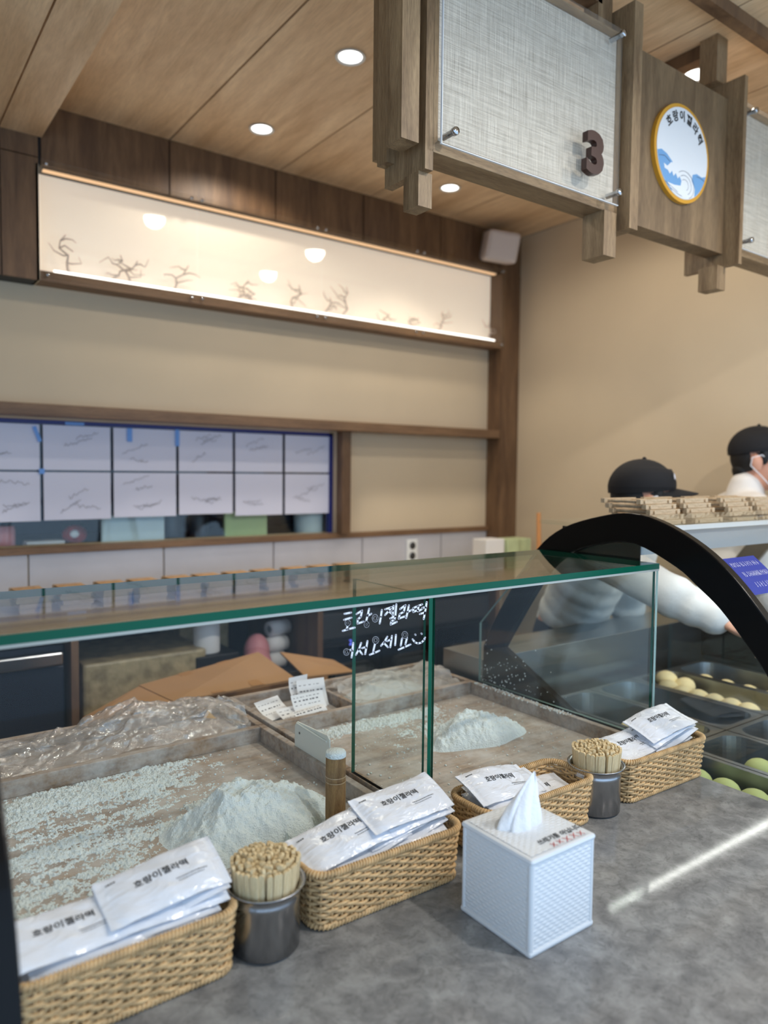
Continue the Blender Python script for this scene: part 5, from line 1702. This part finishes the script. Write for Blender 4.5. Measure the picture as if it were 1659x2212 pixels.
def person_fig(base, J, fwd, hup, label, cap_label, mask, reach, bfwd=None):
    t = thing('person', label, 'person', base)
    V = {k: Vector(v) for k, v in J.items()}
    mb = MB()
    P_, Rm = head_pieces(mb, V['head'], fwd, hup)
    mb.capsule(V['neck'], V['head'] - hup * 0.05 - fwd * 0.012, 0.056, 0.050)
    side = (bfwd or fwd).cross(Vector((0, 0, 1))).normalized()
    # trunk, legs and arms under the clothes
    mb.capsule(V['pelvis'], V['chest'], 0.090, 0.095).capsule(V['chest'], V['neck'], 0.090, 0.052)
    for q in ('l', 'r'):
        mb.capsule(V['pelvis'] + side * (0.085 if q == 'r' else -0.085), V['knee_' + q], 0.085, 0.056)
        mb.capsule(V['knee_' + q], V['foot_' + q], 0.054, 0.040)
        mb.capsule(V['foot_' + q] - Vector((0, 0, 0.035)), V['foot_' + q] - Vector((0, 0, 0.035)) + Vector((fwd.x, fwd.y, 0)).normalized() * 0.15, 0.040, 0.034)
        mb.capsule(V['chest'].lerp(V['neck'], 0.55), V['sh_' + q], 0.06, 0.052)
        mb.capsule(V['sh_' + q], V['el_' + q], 0.048, 0.039).capsule(V['el_' + q], V['wr_' + q], 0.039, 0.027)
        hand_pieces(mb, V['wr_' + q], V['wr_' + q] - V['el_' + q], Vector((0, 0, 1)) if reach else side * (1 if q == 'r' else -1))
    mbl = MB(); mbl.v = [tuple(Vector(p) - Vector(base)) for p in mb.v]; mbl.f, mbl.m, mbl.sm = mb.f, mb.m, mb.sm
    remeshed('body', mbl, 'skin', t, 0.0058, 4)
    # shirt
    sb = MB()
    lo = V['pelvis'] - (V['chest'] - V['pelvis']).normalized() * 0.06
    Rt = Matrix((side, (V['chest'] - V['pelvis']).normalized().cross(side), (V['chest'] - V['pelvis']).normalized())).transposed()
    for f_ in np.linspace(0, 1, 6):
        c_ = lo.lerp(V['chest'], f_)
        sb.ellipsoid(c_, (0.170 + 0.012 * math.sin(f_ * 9), 0.140, 0.12), 22, 12, Rt)
    sb.ellipsoid(V['chest'].lerp(V['neck'], 0.45), (0.165, 0.105, 0.085), 22, 12, Rt)
    sb.capsule(V['chest'].lerp(V['neck'], 0.5), V['neck'] + (V['neck'] - V['chest']).normalized() * 0.012, 0.09, 0.064)
    for q in ('l', 'r'):
        sb.capsule(V['chest'].lerp(V['neck'], 0.55), V['sh_' + q], 0.088, 0.074)
        sb.capsule(V['sh_' + q], V['el_' + q], 0.074, 0.060)
        e_, w_ = V['el_' + q], V['wr_' + q]
        cuff = e_.lerp(w_, 0.86 if reach else 0.9)
        for k in range(6):
            p = e_.lerp(cuff, k / 5)
            r_ = 0.062 - 0.018 * k / 5 + (0.007 if k % 2 else 0)
            sb.ellipsoid(p, (r_, r_, r_), 14, 10)
    sl = MB(); sl.v = [tuple(Vector(p) - Vector(base)) for p in sb.v]; sl.f, sl.m, sl.sm = sb.f, sb.m, sb.sm
    so = remeshed('shirt', sl, 'shirt', t, 0.011, 5)
    so['label'] = 'loose white long-sleeved shirt'
    # trousers
    tb_ = MB()
    tb_.ellipsoid(V['pelvis'] - Vector((0, 0, 0.05)), (0.160, 0.135, 0.13), 20, 12)
    for q in ('l', 'r'):
        tb_.capsule(V['pelvis'] + side * (0.085 if q == 'r' else -0.085) - Vector((0, 0, 0.06)), V['knee_' + q], 0.108, 0.076).capsule(V['knee_' + q], V['foot_' + q] + Vector((0, 0, 0.02)), 0.074, 0.062)
    tl_ = MB(); tl_.v = [tuple(Vector(p) - Vector(base)) for p in tb_.v]; tl_.f, tl_.m, tl_.sm = tb_.f, tb_.m, tb_.sm
    remeshed('trousers', tl_, 'trousers', t, 0.014, 4)
    cap_parts(t, V['head'], fwd, hup, 1.0, cap_label)
    hair_part(t, V['head'], fwd, hup, 1.0)
    sd2 = fwd.cross(hup).normalized()
    HP = lambda a, b, c: V['head'] + sd2 * a + fwd * b + hup * c
    for q in (-1, 1):
        eb_ = MB().ellipsoid(HP(q * 0.032, 0.083, 0.010), (0.012, 0.008, 0.006), 10, 6, Matrix((sd2, fwd, hup)).transposed())
        obj('eye', eb_, 'hair', t)
    if mask:
        mk = MB()
        def mf(a, b):   # a -1..1 across, b 0..1 up
            w = 0.068 + 0.006 * math.cos(b * 3)
            th = a * 1.25
            pr = 1 + 0.10 * math.cos(a * math.pi / 2) * math.sin(b * math.pi)
            return HP(w * math.sin(th) * 1.05, 0.018 + (0.092 * pr) * math.cos(th) * (0.82 + 0.22 * math.sin(b * 2.6)), -0.112 + 0.112 * b)
        mk.grid(np.linspace(-1, 1, 21), np.linspace(0, 1, 13), mf)
        m_ = obj('face_mask', mk, 'mask', t)
        m_['label'] = 'white face mask with ear loops'
        for q in (-1, 1):
            a, b = Vector(mf(q * 0.98, 0.92)), Vector(mf(q * 0.98, 0.12))
            ear = HP(q * 0.088, -0.026, -0.004)
            obj('ear_loop', MB().tube([a, HP(q * 0.084, 0.008, 0.020), HP(q * 0.090, -0.024, 0.010), HP(q * 0.089, -0.028, -0.020), HP(q * 0.080, 0.004, -0.052), b], 0.0022, 6), 'mask', m_)
    return t

fw1 = Vector((0.82, -0.57, -0.06)).normalized()
up1 = (Vector((0, 0, 1)) - fw1 * fw1.z).normalized()
J1 = dict(head=(2.050, 1.410, 1.446), neck=(2.025, 1.490, 1.335), chest=(2.110, 1.650, 1.200), pelvis=(2.230, 1.830, 0.985),
          sh_r=(1.945, 1.455, 1.262), el_r=(1.928, 1.248, 1.188), wr_r=(1.968, 1.090, 1.124),
          sh_l=(2.235, 1.560, 1.270), el_l=(2.400, 1.700, 1.060), wr_l=(2.470, 1.770, 0.840),
          knee_l=(2.32, 1.80, 0.50), foot_l=(2.32, 1.88, 0.085), knee_r=(2.15, 1.80, 0.50), foot_r=(2.14, 1.88, 0.085))
person_fig((2.23, 1.86, 0.0), J1, fw1, up1, 'person in black cap and white shirt bending to reach into the case', 'black baseball cap with long brim', True, True, Vector((0.15, -1, 0)).normalized())
fw2 = Vector((0.44, -0.90, -0.02)).normalized()
up2 = (Vector((0, 0, 1)) - fw2 * fw2.z).normalized()
J2 = dict(head=(2.825, 1.440, 1.588), neck=(2.785, 1.470, 1.475), chest=(2.780, 1.480, 1.290), pelvis=(2.785, 1.480, 0.930),
          sh_r=(2.672, 1.368, 1.395), el_r=(2.690, 1.330, 1.130), wr_r=(2.760, 1.250, 0.960),
          sh_l=(2.895, 1.590, 1.395), el_l=(2.915, 1.580, 1.130), wr_l=(2.930, 1.480, 0.960),
          knee_l=(2.85, 1.54, 0.50), foot_l=(2.85, 1.56, 0.085), knee_r=(2.74, 1.43, 0.50), foot_r=(2.735, 1.44, 0.085))
person_fig((2.79, 1.48, 0.0), J2, fw2, up2, 'person in black cap, white mask and white shirt standing at the right edge', 'plain black cap worn low', True, False)
